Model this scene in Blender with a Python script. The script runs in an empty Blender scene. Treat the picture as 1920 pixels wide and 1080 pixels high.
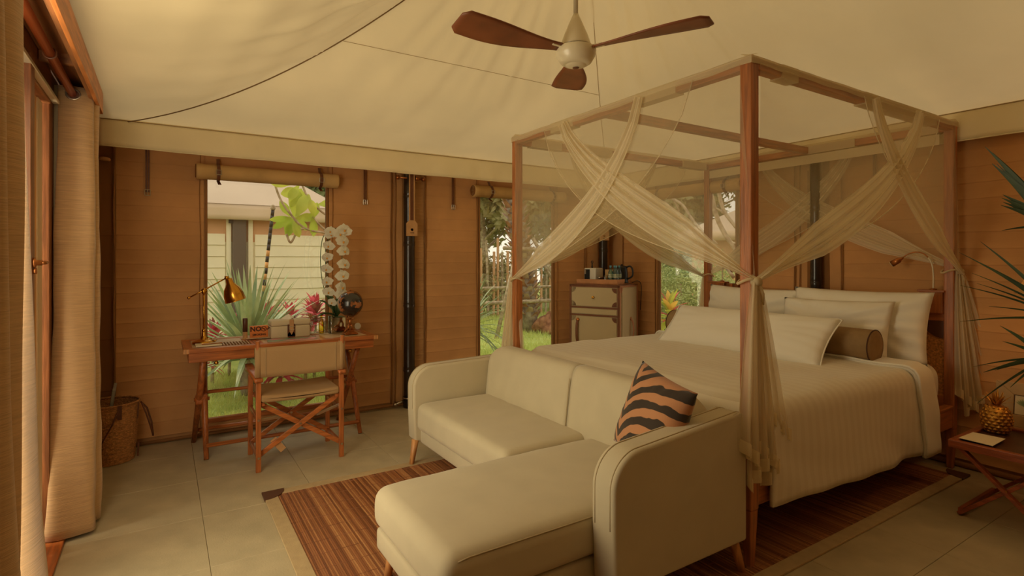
import bpy, bmesh, math, random
import numpy as np
from mathutils import Vector, Matrix, Euler
R = math.radians; PI = math.pi
S = bpy.context.scene
COL = S.collection
rng = np.random.default_rng(7); random.seed(7)

# ------------------------------------------------ camera, sky, lights, exposure
cam_d = bpy.data.cameras.new('camera'); cam = bpy.data.objects.new('camera', cam_d); COL.objects.link(cam)
cam.location = (0, 0, 1.47); cam.rotation_euler = (R(90), 0, -.5662)
cam_d.sensor_width = 36; cam_d.lens = 1028.1 / 1920 * 36; cam_d.shift_y = -54 / 1920
cam_d.clip_start = .02; cam_d.clip_end = 200
S.camera = cam
S.view_settings.view_transform = 'Standard'; S.view_settings.look = 'None'
S.view_settings.exposure = 0.0; S.view_settings.gamma = 1; S.view_settings.use_curve_mapping = False
S.cycles.max_bounces = 8; S.cycles.transparent_max_bounces = 24; S.cycles.diffuse_bounces = 4
S.cycles.glossy_bounces = 3; S.cycles.transmission_bounces = 6
S.cycles.sample_clamp_indirect = 4; S.cycles.use_denoising = True
S.cycles.caustics_reflective = False; S.cycles.caustics_refractive = False

W = bpy.data.worlds.new('world'); S.world = W; W.use_nodes = True
bg = W.node_tree.nodes['Background']
bg.inputs[0].default_value = (1.0, .91, .75, 1); bg.inputs[1].default_value = 1.35

def light(name, kind, loc, rot, energy, color, size=None, size_y=None, angle=None, spread=None):
    d = bpy.data.lights.new(name, kind); o = bpy.data.objects.new(name, d); COL.objects.link(o)
    o.location = loc; o.rotation_euler = rot; d.energy = energy; d.color = color
    if size is not None: d.size = size
    if size_y is not None: d.shape = 'RECTANGLE'; d.size_y = size_y
    if angle is not None: d.angle = angle
    if spread is not None: d.spread = spread
    return o
light('sun', 'SUN', (0, 0, 10), Euler((R(-34), R(-16), R(0))), 1.9, (1, .89, .70), angle=R(12))
# daylight coming in through the glazed doors on the left side
light('door_daylight', 'AREA', (-.60, 2.75, 1.25), (0, R(-90), R(20)), 70, (1, .86, .61), 2.1, 1.9)

# ------------------------------------------------ materials
def lin(c): return tuple(((x / 255) / 12.92 if x / 255 <= .04045 else ((x / 255 + .055) / 1.055) ** 2.4) for x in c) + (1,)
MATS = {}
def mat(name, rgb, rough=.6, metal=0, var=0, vscale=4, stretch=(1, 1, 1), bump=0, bscale=60, bstretch=(1, 1, 1), trans=0, sheen=0,
        rgb2=None, coat=0, emit=None, spec=None, alpha=None, ramp=(.35, .65)):
    m = bpy.data.materials.new(name); m.use_nodes = True; nt = m.node_tree; N = nt.nodes; L = nt.links
    b = N['Principled BSDF']; b.inputs['Base Color'].default_value = lin(rgb)
    b.inputs['Roughness'].default_value = rough; b.inputs['Metallic'].default_value = metal
    if spec is not None: b.inputs['Specular IOR Level'].default_value = spec
    if sheen: b.inputs['Sheen Weight'].default_value = sheen
    if coat: b.inputs['Coat Weight'].default_value = coat
    if alpha is not None: b.inputs['Alpha'].default_value = alpha
    if emit: b.inputs['Emission Color'].default_value = lin(emit[0]); b.inputs['Emission Strength'].default_value = emit[1]
    tc = N.new('ShaderNodeTexCoord')
    if var or rgb2:
        mp = N.new('ShaderNodeMapping'); mp.inputs['Scale'].default_value = stretch; L.new(tc.outputs['Object'], mp.inputs[0])
        nz = N.new('ShaderNodeTexNoise'); nz.inputs['Scale'].default_value = vscale; nz.inputs['Detail'].default_value = 5
        L.new(mp.outputs[0], nz.inputs['Vector'])
        cr = N.new('ShaderNodeValToRGB'); cr.color_ramp.elements[0].position = ramp[0]; cr.color_ramp.elements[1].position = ramp[1]
        c = np.array(lin(rgb)[:3])
        c2 = np.array(lin(rgb2)[:3]) if rgb2 else c * (1 + var)
        c1 = c if rgb2 else c * (1 - var)
        cr.color_ramp.elements[0].color = (*c1, 1); cr.color_ramp.elements[1].color = (*np.clip(c2, 0, 1), 1)
        L.new(nz.outputs[0], cr.inputs[0]); L.new(cr.outputs[0], b.inputs['Base Color'])
    if bump:
        mp2 = N.new('ShaderNodeMapping'); mp2.inputs['Scale'].default_value = bstretch; L.new(tc.outputs['Object'], mp2.inputs[0])
        n2 = N.new('ShaderNodeTexNoise'); n2.inputs['Scale'].default_value = bscale; n2.inputs['Detail'].default_value = 3
        L.new(mp2.outputs[0], n2.inputs['Vector'])
        bp = N.new('ShaderNodeBump'); bp.inputs['Strength'].default_value = bump; bp.inputs['Distance'].default_value = .01
        L.new(n2.outputs[0], bp.inputs['Height']); L.new(bp.outputs[0], b.inputs['Normal'])
    if trans:
        t = N.new('ShaderNodeBsdfTranslucent'); t.inputs[0].default_value = lin(rgb)
        if var or rgb2: L.new(cr.outputs[0], t.inputs[0])
        mx = N.new('ShaderNodeMixShader'); mx.inputs[0].default_value = trans
        L.new(b.outputs[0], mx.inputs[1]); L.new(t.outputs[0], mx.inputs[2]); L.new(mx.outputs[0], N['Material Output'].inputs[0])
    MATS[name] = m
    return m
def wood(name, rgb, axis, rough=.42, var=.28, sc=9):
    st = [6, 6, 6]; st[axis] = .5
    return mat(name, rgb, rough, var=var, vscale=sc, stretch=tuple(st), bump=.12, bscale=25, bstretch=tuple(st))
def glassy(name, tint=(255, 255, 255), gloss=.12, rough=.02, haze=0.0):
    m = bpy.data.materials.new(name); m.use_nodes = True; nt = m.node_tree; N = nt.nodes; L = nt.links
    N.remove(N['Principled BSDF']); out = N['Material Output']
    t = N.new('ShaderNodeBsdfTransparent'); t.inputs[0].default_value = lin(tint)
    g = N.new('ShaderNodeBsdfGlossy'); g.inputs['Roughness'].default_value = rough; g.inputs[0].default_value = (1, 1, 1, 1)
    mx = N.new('ShaderNodeMixShader'); mx.inputs[0].default_value = gloss
    fr = N.new('ShaderNodeFresnel'); fr.inputs[0].default_value = 1.45
    mu = N.new('ShaderNodeMath'); mu.operation = 'MULTIPLY_ADD'; mu.inputs[1].default_value = .8; mu.inputs[2].default_value = gloss * .3
    L.new(fr.outputs[0], mu.inputs[0]); L.new(mu.outputs[0], mx.inputs[0])
    L.new(t.outputs[0], mx.inputs[1]); L.new(g.outputs[0], mx.inputs[2])
    last = mx
    if haze:
        d = N.new('ShaderNodeBsdfDiffuse'); d.inputs[0].default_value = lin((235, 225, 205))
        m2 = N.new('ShaderNodeMixShader'); m2.inputs[0].default_value = haze
        L.new(last.outputs[0], m2.inputs[1]); L.new(d.outputs[0], m2.inputs[2]); last = m2
    L.new(last.outputs[0], out.inputs[0]); MATS[name] = m
    return m
def netmat(name, rgb, opacity, streak=0, axis=0):
    m = bpy.data.materials.new(name); m.use_nodes = True; nt = m.node_tree; N = nt.nodes; L = nt.links
    N.remove(N['Principled BSDF']); out = N['Material Output']
    t = N.new('ShaderNodeBsdfTransparent'); d = N.new('ShaderNodeBsdfDiffuse'); d.inputs[0].default_value = lin(rgb)
    tl = N.new('ShaderNodeBsdfTranslucent'); tl.inputs[0].default_value = lin(rgb)
    a = N.new('ShaderNodeMixShader'); a.inputs[0].default_value = .4
    L.new(d.outputs[0], a.inputs[1]); L.new(tl.outputs[0], a.inputs[2])
    mx = N.new('ShaderNodeMixShader'); mx.inputs[0].default_value = opacity
    if streak:
        at = N.new('ShaderNodeAttribute'); at.attribute_name = 'pleat'
        nz = N.new('ShaderNodeTexNoise'); nz.noise_dimensions = '1D'; nz.inputs['Scale'].default_value = 1.0; nz.inputs['Detail'].default_value = 3
        L.new(at.outputs['Fac'], nz.inputs['W'])
        mr = N.new('ShaderNodeMapRange'); mr.inputs['From Min'].default_value = .3; mr.inputs['From Max'].default_value = .7
        mr.inputs['To Min'].default_value = max(0, opacity - streak); mr.inputs['To Max'].default_value = min(1, opacity + streak)
        L.new(nz.outputs[0], mr.inputs[0]); L.new(mr.outputs[0], mx.inputs[0])
    L.new(t.outputs[0], mx.inputs[1]); L.new(a.outputs[0], mx.inputs[2]); L.new(mx.outputs[0], out.inputs[0]); MATS[name] = m
    return m

canvas_w = mat('wall_canvas', (204, 152, 100), .9, var=.10, vscale=2.2, bump=.25, bscale=8, bstretch=(1, 1, 3), spec=.1)
canvas_dark = mat('dark_wall_canvas', (140, 96, 56), .9, var=.1, vscale=3, spec=.1)  # darker canvas for strips, hems and blind edges
canvas_quilt = mat('quilted_canvas', (190, 144, 96), .9, var=.1, vscale=3, bump=.8, bscale=14, bstretch=(1, 1, 4), spec=.1)
ceil_m = mat('roof_canvas', (226, 206, 160), .9, var=.05, vscale=1.2, bump=.35, bscale=2.5, bstretch=(1, 2.5, 1), trans=.19, spec=.1)
flap_m = mat('valance_canvas', (240, 224, 184), .9, var=.05, vscale=2, bump=.3, bscale=5, spec=.1)
seam_m = mat('seam_thread', (128, 100, 62), .9); seam_l = mat('seam_thread_pale', (176, 150, 104), .9)
hem_m = mat('canvas_hem', (150, 104, 58), .9)
roll_m = mat('rolled_canvas', (202, 164, 108), .85, var=.08, vscale=5, bump=.2, bscale=20, spec=.1)
leather_m = mat('brown_leather', (104, 60, 34), .5, var=.15, vscale=30)
leather_tan = mat('tan_leather', (196, 148, 98), .6, var=.1, vscale=20)
metal_m = mat('brushed_steel', (205, 195, 175), .3, metal=1)
brass_m = mat('polished_brass', (205, 150, 62), .22, metal=1, var=.08, vscale=12)
brass_in = mat('brass_shade_inside', (236, 170, 84), .35, metal=.6)
bamboo_dk = mat('black_bamboo', (52, 38, 28), .3, rgb2=(28, 20, 15), vscale=6, stretch=(1, 1, .3), coat=.3)
teak_x = wood('teak_x', (168, 102, 54), 0); teak_y = wood('teak_y', (168, 102, 54), 1); teak_z = wood('teak_z', (168, 102, 54), 2)
desk_x = wood('desk_wood_x', (182, 106, 54), 0, .3); desk_z = wood('desk_wood_z', (174, 100, 50), 2, .35); desk_y = wood('desk_wood_y', (174, 98, 50), 1, .3)
desk_in = mat('desk_inset_weave', (206, 172, 128), .5, var=.18, vscale=60, stretch=(.2, 6, 1), bump=.3, bscale=200)
oak_z = wood('door_wood_z', (220, 162, 96), 2, .45, .2); oak_y = wood('door_wood_y', (198, 122, 62), 1, .45, .25); dkwood_z = wood('dark_door_wood', (132, 80, 42), 2, .45)
dkwood_y = wood('dark_wood_y', (150, 96, 54), 1, .5, .35, 5)
copper_m = mat('copper_rod', (190, 92, 44), .3, metal=.6)
curtain_m = mat('silk_curtain', (200, 160, 110), .6, var=.10, vscale=30, stretch=(.3, .3, 6), bump=.35, bscale=60, bstretch=(.15, .15, 5), sheen=.4, trans=.06)
lining_m = mat('curtain_lining', (226, 206, 160), .8, trans=.2)
floor_m = mat('floor_tile', (184, 168, 134), .62, var=.10, vscale=5, bump=.12, bscale=120)
grout_m = mat('floor_grout', (166, 148, 116), .8)
sofa_m = mat('sofa_fabric', (200, 186, 154), .85, var=.03, vscale=6, bump=.22, bscale=7, bstretch=(1, 1, 1), sheen=.25, spec=.15)
pipe_m = mat('sofa_piping', (176, 156, 118), .85)
leg_m = wood('sofa_leg_wood', (198, 140, 84), 2)
sheet_m = mat('white_cotton', (238, 230, 212), .8, var=.02, vscale=5, bump=.3, bscale=5, sheen=.2, spec=.2)
pillow_m = mat('pillow_cotton', (242, 236, 220), .8, bump=.4, bscale=7, sheen=.2, spec=.2)
bolster_m = mat('bolster_fabric', (150, 120, 78), .8, var=.05, vscale=40, bump=.1, bscale=150)
bolster_p = mat('bolster_piping', (74, 42, 24), .7)
rattan_m = mat('woven_rattan', (200, 140, 74), .6, var=.35, vscale=70, stretch=(1, 1, 1), bump=.8, bscale=110)
net_m = netmat('sheer_net', (232, 216, 176), .28)
net_band = netmat('gathered_net', (246, 234, 204), .76, .16)
net_tail = netmat('hanging_net', (246, 232, 200), .58, .18)
hem_band = netmat('satin_hem', (248, 234, 196), .85)
net_top = netmat('canopy_edge_net', (240, 224, 184), .84, .08)
white_p = mat('white_enamel', (224, 210, 176), .3, coat=.3)
blade_m = mat('fan_blade_wood', (128, 72, 40), .45, var=.2, vscale=6)
basket_m = mat('basket_weave', (190, 134, 78), .7, var=.35, vscale=50, stretch=(1, 1, 3), bump=.9, bscale=80)
black_m = mat('black_plastic', (26, 24, 22), .35)
white_m = mat('white_plastic', (226, 220, 205), .35)
paper_m = mat('paper', (230, 216, 184), .8)
gold_m = mat('antique_gold', (206, 150, 66), .38, metal=.85, var=.25, vscale=20)
bronze_m = mat('bronze', (176, 112, 62), .35, metal=.9, var=.2, vscale=30)
orchid_m = mat('orchid_petal', (240, 236, 216), .6, trans=.35)
orchid_c = mat('orchid_lip', (226, 160, 60), .6)
leaf_dk = mat('glossy_leaf', (66, 96, 48), .4, var=.2, vscale=8)
palm_m = mat('palm_leaf', (40, 58, 34), .5, rgb2=(66, 84, 48), vscale=6)
agave_m = mat('agave_leaf', (158, 180, 138), .5, rgb2=(196, 208, 162), vscale=5, trans=.15)
agave_dk = mat('agave_leaf_dark_green', (120, 148, 108), .5, rgb2=(160, 178, 130), vscale=5, trans=.15)  # darker leaf tone, mixed in among the paler leaves
yucca_m = mat('yucca_leaf', (108, 138, 92), .5, rgb2=(160, 178, 126), vscale=5, trans=.15)
cord_m = mat('cordyline_leaf', (240, 96, 116), .5, rgb2=(176, 56, 72), vscale=5, trans=.3)
cord_2 = mat('cordyline_dark_leaf', (116, 66, 60), .5, rgb2=(168, 120, 96), vscale=6, trans=.2)
plum_m = mat('bright_green_leaf', (158, 188, 66), .5, rgb2=(206, 214, 92), vscale=3, trans=.45)
bark_m = mat('pale_bark', (196, 180, 152), .8, rgb2=(140, 120, 96), vscale=14, bump=.4, bscale=30)
palmbark_m = mat('palm_bark', (176, 164, 146), .9, rgb2=(104, 90, 76), vscale=8, bump=.6, bscale=20)
husk_m = mat('palm_boot', (206, 194, 178), .8, rgb2=(150, 96, 66), vscale=5)
grass_m = mat('grass', (190, 206, 116), .8, rgb2=(214, 220, 140), vscale=2, trans=.3)
lawn_m = mat('lawn_ground', (140, 160, 80), .95, rgb2=(168, 178, 96), vscale=3)
soil_m = mat('soil', (184, 134, 100), .95, rgb2=(130, 84, 60), vscale=9, bump=.8, bscale=15)
tree_m = mat('tree_foliage', (150, 135, 79), .7, rgb2=(206, 208, 160), vscale=1.2, trans=.3)
tree_d = mat('tree_foliage_deep', (118, 136, 90), .7, rgb2=(168, 178, 122), vscale=1.2, trans=.3)
hedge_m = mat('hedge_foliage', (150, 166, 104), .7, rgb2=(196, 204, 140), vscale=2, trans=.3)
tentroof_m = mat('neighbour_roof_canvas', (192, 174, 156), .9, var=.04, vscale=2, bump=.2, bscale=4)
tentflap_m = mat('neighbour_flap', (214, 192, 166), .9, var=.04, vscale=2)
tentwall_m = mat('neighbour_wall_canvas', (206, 160, 120), .9, var=.08, vscale=2)
shutter_m = mat('neighbour_cream_canvas', (238, 230, 200), .85, var=.04, vscale=2)
rug_edge = mat('rug_border_fabric', (186, 160, 118), .85, var=.06, vscale=20, bump=.2, bscale=200)
rug_corner = mat('rug_corner_leather', (88, 54, 34), .5)
glass_m = glassy('window_film', (250, 250, 246), .1, .03, .03)
glass_d = glassy('door_glass', (240, 244, 240), .2, .01)
glass_v = glassy('clear_glass', (246, 249, 242), .2, .02)
glass_y = glassy('yellow_liquid_glass', (246, 226, 96), .2, .02)
glass_b = glassy('bottle_blue_glass', (190, 232, 238), .2, .02)
mirror_m = mat('mirrored_vase', (205, 196, 178), .08, metal=1, var=.1, vscale=12)

# bamboo rug slats with a colour for each slat
def slat_mat():
    m = bpy.data.materials.new('bamboo_slats'); m.use_nodes = True; N = m.node_tree.nodes; L = m.node_tree.links; b = N['Principled BSDF']
    at = N.new('ShaderNodeAttribute'); at.attribute_name = 'pleat'
    cr = N.new('ShaderNodeValToRGB'); e = cr.color_ramp.elements
    e[0].color = lin((138, 84, 52)); e[1].color = lin((222, 160, 104)); e[1].position = 1
    k = e.new(.45); k.color = lin((176, 112, 70)); k = e.new(.75); k.color = lin((200, 134, 84))
    L.new(at.outputs['Fac'], cr.inputs[0])
    tc = N.new('ShaderNodeTexCoord'); mp = N.new('ShaderNodeMapping'); mp.inputs['Scale'].default_value = (60, 2.2, 1)
    nz = N.new('ShaderNodeTexNoise'); nz.inputs['Scale'].default_value = 1.5; L.new(tc.outputs['Object'], mp.inputs[0]); L.new(mp.outputs[0], nz.inputs['Vector'])
    mx = N.new('ShaderNodeMix'); mx.data_type = 'RGBA'; mx.blend_type = 'MULTIPLY'; mx.inputs[0].default_value = .5
    L.new(cr.outputs[0], mx.inputs[6]); L.new(nz.outputs[0], mx.inputs[7]); L.new(mx.outputs[2], b.inputs['Base Color'])
    b.inputs['Roughness'].default_value = .42
    return m
slat_m = slat_mat()

def zebra_mat():
    m = bpy.data.materials.new('zebra_print'); m.use_nodes = True; N = m.node_tree.nodes; L = m.node_tree.links; b = N['Principled BSDF']
    tc = N.new('ShaderNodeTexCoord'); nz = N.new('ShaderNodeTexNoise'); nz.inputs['Scale'].default_value = 6; nz.inputs['Detail'].default_value = 3
    L.new(tc.outputs['Object'], nz.inputs['Vector'])
    sx = N.new('ShaderNodeSeparateXYZ'); L.new(tc.outputs['Object'], sx.inputs[0])
    def M(op, a, b2=None, c=None):
        n = N.new('ShaderNodeMath'); n.operation = op
        for i, v in enumerate((a, b2, c)):
            if v is None: continue
            if isinstance(v, (int, float)): n.inputs[i].default_value = v
            else: L.new(v, n.inputs[i])
        return n.outputs[0]
    ax = M('ABSOLUTE', M('SUBTRACT', sx.outputs[0], -.12))
    h = M('MULTIPLY', M('TANH', M('MULTIPLY', ax, 9.0)), .15)
    ph = M('SUBTRACT', sx.outputs[1], h)
    ph = M('ADD', M('MULTIPLY', ph, 74.0), M('MULTIPLY', nz.outputs[0], 5.0))
    s = M('SINE', ph)
    s2 = M('ADD', s, M('MULTIPLY', M('SUBTRACT', nz.outputs[0], .5), 1.6))
    cr = N.new('ShaderNodeValToRGB'); cr.color_ramp.elements[0].position = .48; cr.color_ramp.elements[1].position = .54
    cr.color_ramp.elements[0].color = lin((54, 40, 26)); cr.color_ramp.elements[1].color = lin((192, 134, 90))
    L.new(M('MULTIPLY_ADD', s2, .5, .5), cr.inputs[0]); L.new(cr.outputs[0], b.inputs['Base Color'])
    b.inputs['Roughness'].default_value = .85; b.inputs['Sheen Weight'].default_value = .3
    return m
zebra_m = zebra_mat()

def duvet_mat():
    m = mat('satin_stripe_duvet', (226, 214, 190), .7, bump=.6, bscale=4, bstretch=(.6, 1, 1.6), sheen=.2)
    N = m.node_tree.nodes; L = m.node_tree.links; b = N['Principled BSDF']
    tc = N['Texture Coordinate']; sx = N.new('ShaderNodeSeparateXYZ'); L.new(tc.outputs['Object'], sx.inputs[0])
    a = N.new('ShaderNodeMath'); a.operation = 'MULTIPLY'; a.inputs[1].default_value = 92; L.new(sx.outputs[0], a.inputs[0])
    s = N.new('ShaderNodeMath'); s.operation = 'SINE'; L.new(a.outputs[0], s.inputs[0])
    cr = N.new('ShaderNodeValToRGB'); cr.color_ramp.elements[0].position = .42; cr.color_ramp.elements[1].position = .58
    cr.color_ramp.elements[0].color = lin((225, 213, 188)); cr.color_ramp.elements[1].color = lin((230, 219, 195))
    k = N.new('ShaderNodeMath'); k.operation = 'MULTIPLY_ADD'; k.inputs[1].default_value = .5; k.inputs[2].default_value = .5
    L.new(s.outputs[0], k.inputs[0]); L.new(k.outputs[0], cr.inputs[0]); L.new(cr.outputs[0], b.inputs['Base Color'])
    return m
duvet_m = duvet_mat()

def globe_mat():
    m = mat('globe_map', (40, 34, 30), .25, rgb2=(170, 106, 60), vscale=13, ramp=(.55, .6), coat=.5)
    return m
globe_m = globe_mat()

# ------------------------------------------------ mesh helpers
class MB:
    def __init__(s): s.v = []; s.f = []; s.m = []; s.a = []
    def add(s, vs, fs, mi=0, att=None):
        k = len(s.v); s.v.extend(tuple(map(float, p)) for p in vs); s.f.extend(tuple(k + i for i in f) for f in fs); s.m.extend([mi] * len(fs))
        s.a.extend([0.0] * len(vs) if att is None else (list(att) if hasattr(att, '__len__') else [att] * len(vs)))
        return s
    def box(s, x0, y0, z0, x1, y1, z1, mi=0, att=None):
        return s.add([(x0, y0, z0), (x1, y0, z0), (x1, y1, z0), (x0, y1, z0), (x0, y0, z1), (x1, y0, z1), (x1, y1, z1), (x0, y1, z1)],
                     [(0, 3, 2, 1), (4, 5, 6, 7), (0, 1, 5, 4), (1, 2, 6, 5), (2, 3, 7, 6), (3, 0, 4, 7)], mi, att)
    def bar(s, p0, p1, w, h, up=(0, 0, 1), w1=None, h1=None, mi=0):
        p0 = Vector(p0); p1 = Vector(p1); d = (p1 - p0).normalized(); u = Vector(up)
        if abs(d.dot(u)) > .97: u = Vector((1, 0, 0))
        r = d.cross(u).normalized(); u = r.cross(d).normalized(); w1 = w1 or w; h1 = h1 or h
        vs = []
        for p, a, b in ((p0, w, h), (p1, w1, h1)):
            for sx, sy in ((-1, -1), (1, -1), (1, 1), (-1, 1)): vs.append(p + r * sx * a / 2 + u * sy * b / 2)
        return s.add(vs, [(0, 1, 2, 3), (7, 6, 5, 4), (0, 4, 5, 1), (1, 5, 6, 2), (2, 6, 7, 3), (3, 7, 4, 0)], mi)
    def tube(s, pts, r, n=8, cap=True, mi=0, flat=1.0):
        pts = [Vector(p) for p in pts]; rs = r if hasattr(r, '__len__') else [r] * len(pts); vs = []
        ref = Vector((0, 0, 1)); d0 = (pts[1] - pts[0]).normalized()
        if abs(d0.dot(ref)) > .9: ref = Vector((1, 0, 0))
        for i, p in enumerate(pts):
            d = (pts[min(i + 1, len(pts) - 1)] - pts[max(i - 1, 0)]).normalized()
            x = d.cross(ref)
            if x.length < 1e-4: x = d.cross(Vector((0, 1, 0)))
            x.normalize(); y = x.cross(d).normalized(); ref = y
            for k in range(n):
                a = 2 * PI * k / n; vs.append(p + x * math.cos(a) * rs[i] + y * math.sin(a) * rs[i] * flat)
        fs = [(i * n + k, i * n + (k + 1) % n, (i + 1) * n + (k + 1) % n, (i + 1) * n + k) for i in range(len(pts) - 1) for k in range(n)]
        if cap: fs += [tuple(range(n - 1, -1, -1)), tuple((len(pts) - 1) * n + k for k in range(n))]
        return s.add(vs, fs, mi)
    def lathe(s, prof, c=(0, 0, 0), n=24, mi=0, axis=2, cap=True):
        vs = []
        for r, z in prof:
            for k in range(n):
                a = 2 * PI * k / n; q = [r * math.cos(a), r * math.sin(a), z]
                if axis == 0: q = [z, q[0], q[1]]
                if axis == 1: q = [q[0], z, q[1]]
                vs.append((c[0] + q[0], c[1] + q[1], c[2] + q[2]))
        fs = [(i * n + k, i * n + (k + 1) % n, (i + 1) * n + (k + 1) % n, (i + 1) * n + k) for i in range(len(prof) - 1) for k in range(n)]
        if cap: fs += [tuple(range(n - 1, -1, -1)), tuple((len(prof) - 1) * n + k for k in range(n))]
        return s.add(vs, fs, mi)
    def grid(s, fn, nu, nv, mi=0, attf=None, closeu=False):
        vs = []; at = []
        for i in range(nu + (0 if closeu else 1)):
            for j in range(nv + 1):
                vs.append(fn(i / nu, j / nv)); at.append(attf(i / nu, j / nv) if attf else 0.0)
        n = nv + 1; tot = len(vs) // n
        fs = [(i * n + j, ((i + 1) % tot) * n + j, ((i + 1) % tot) * n + j + 1, i * n + j + 1) for i in range(nu) for j in range(nv)]
        return s.add(vs, fs, mi, at)
    def rbox(s, c, size, r, seg=3, mid=1, fn=None, mi=0):
        h = [d / 2 for d in size]; rr = [min(r, q) for q in h]
        def ax(a, q):
            k = rr[a]
            e = [-h[a] + k * (1 - math.cos(PI / 2 * t / seg)) for t in range(seg + 1)] if seg else [-h[a]]
            m_ = [(-h[a] + k) + (2 * (h[a] - k)) * t / mid for t in range(1, mid)]
            e2 = [-x for x in reversed(e)]
            return e + m_ + e2
        A = [ax(0, 0), ax(1, 0), ax(2, 0)]
        key = {}; vs = []
        def vert(p):
            kk = tuple(round(q, 6) for q in p)
            if kk in key: return key[kk]
            inn = [max(-h[a] + rr[a], min(h[a] - rr[a], p[a])) for a in range(3)]
            d = Vector([p[a] - inn[a] for a in range(3)])
            if d.length > 1e-9:
                m = max(abs(q) for q in d); d = d.normalized() * m if True else d
            q = Vector(inn) + d
            key[kk] = len(vs); vs.append(q); return key[kk]
        fs = []
        for a in range(3):
            b, c2 = (a + 1) % 3, (a + 2) % 3
            for sgn in (-1, 1):
                for i in range(len(A[b]) - 1):
                    for j in range(len(A[c2]) - 1):
                        q = []
                        for (u, w) in ((i, j), (i + 1, j), (i + 1, j + 1), (i, j + 1)):
                            p = [0, 0, 0]; p[a] = sgn * h[a]; p[b] = A[b][u]; p[c2] = A[c2][w]; q.append(vert(p))
                        if sgn < 0: q.reverse()
                        if len(set(q)) == 4: fs.append(tuple(q))
        out = []
        for q in vs:
            p = Vector(fn(q)) if fn else q
            out.append((c[0] + p[0], c[1] + p[1], c[2] + p[2]))
        return s.add(out, fs, mi)
    def prism(s, poly, axis, a0, a1, mi=0):
        n = len(poly); vs = []
        for a in (a0, a1):
            for p in poly:
                q = {0: (a, p[0], p[1]), 1: (p[0], a, p[1]), 2: (p[0], p[1], a)}[axis]; vs.append(q)
        fs = [tuple(range(n)), tuple(range(2 * n - 1, n - 1, -1))] + [(k, n + k, n + (k + 1) % n, (k + 1) % n) for k in range(n)]
        return s.add(vs, fs, mi)
    def xf(s, M):
        s.v = [tuple(M @ Vector(p)) for p in s.v]; return s
    def build(s, name, mats, parent=None, smooth=False, bevel=0, solid=0, world=False, recalc=True, sub=0, seg=2):
        me = bpy.data.meshes.new(name); vs = s.v
        if world and parent is not None:
            r = parent
            off = Vector((0, 0, 0))
            while r is not None: off += r.location; r = r.parent
            vs = [(p[0] - off[0], p[1] - off[1], p[2] - off[2]) for p in vs]
        me.from_pydata(vs, [], s.f)
        if not isinstance(mats, (list, tuple)): mats = [mats]
        for m in mats: me.materials.append(m)
        if len(mats) > 1: me.polygons.foreach_set('material_index', s.m)
        if any(s.a):
            at = me.attributes.new('pleat', 'FLOAT', 'POINT'); at.data.foreach_set('value', s.a)
        if recalc:
            bm = bmesh.new(); bm.from_mesh(me); bmesh.ops.recalc_face_normals(bm, faces=bm.faces); bm.to_mesh(me); bm.free()
        if smooth: me.polygons.foreach_set('use_smooth', [True] * len(me.polygons))
        me.update()
        o = bpy.data.objects.new(name, me); COL.objects.link(o)
        if parent is not None: o.parent = parent
        if bevel:
            b = o.modifiers.new('bevel', 'BEVEL'); b.width = bevel; b.segments = seg; b.limit_method = 'ANGLE'; b.angle_limit = R(35)
        if solid:
            b = o.modifiers.new('solid', 'SOLIDIFY'); b.thickness = solid; b.offset = 0
        if sub:
            b = o.modifiers.new('sub', 'SUBSURF'); b.levels = sub; b.render_levels = sub
        return o
def tag(o, label=None, cat=None, group=None, kind=None):
    if label: o['label'] = label
    if cat: o['category'] = cat
    if group: o['group'] = group
    if kind: o['kind'] = kind
    return o
def thing(name, label, cat, loc=(0, 0, 0), rz=0, group=None):
    o = bpy.data.objects.new(name, None); COL.objects.link(o); o.empty_display_size = .1
    o.location = loc; o.rotation_euler = (0, 0, rz); return tag(o, label, cat, group)
def struct(name, mb, mats, **k):
    return tag(mb.build(name, mats, **k), kind='structure')
def copy_tree(o, parent=None):
    c = o.copy(); COL.objects.link(c); c.parent = parent
    for ch in list(o.children): copy_tree(ch, c)
    return c
def cr_pts(P, n=6):
    P = [np.array(p, float) for p in P]; P = [2 * P[0] - P[1]] + P + [2 * P[-1] - P[-2]]; out = []
    for i in range(1, len(P) - 2):
        for k in range(n):
            t = k / n; a, b, c, d = P[i - 1:i + 3]
            out.append(.5 * ((2 * b) + (-a + c) * t + (2 * a - 5 * b + 4 * c - d) * t * t + (-a + 3 * b - 3 * c + d) * t ** 3))
    out.append(P[-2]); return out
def box_obj(name, m, parent, a, b, bevel=.003, world=True):
    return MB().box(*a, *b).build(name, m, parent, bevel=bevel, world=world)
# ================================================ SETTING
XL, XR, YB, YF = -.50, 4.80, 5.24, -1.80
ZW = 2.515
# floor with tiles
fl = struct('floor', MB().box(-.62, -2.0, -.12, 4.95, 5.35, -.006), grout_m)
TS = .62
t0 = None
for i in range(9):
    for j in range(12):
        x0 = -.43 + i * TS; y0 = -1.9 + j * .61
        x1 = min(x0 + TS - .002, 4.82); y1 = min(y0 + .608, 5.26)
        if x1 - x0 < .05: continue
        if t0 is None or abs((x1 - x0) - .618) > .001 or abs((y1 - y0) - .608) > .001:
            o = MB().box(0, 0, -.03, x1 - x0, y1 - y0, 0).build('floor_tile', floor_m, fl, bevel=.0015, seg=1)
            if t0 is None: t0 = o
        else:
            o = t0.copy(); COL.objects.link(o)
        o.parent = fl; o.location = (x0, y0, 0)
struct('trim_1', MB().box(-.56, -1.9, -.02, -.435, 5.1, .014), wood('threshold_wood', (196, 112, 54), 1), bevel=.004)

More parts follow.
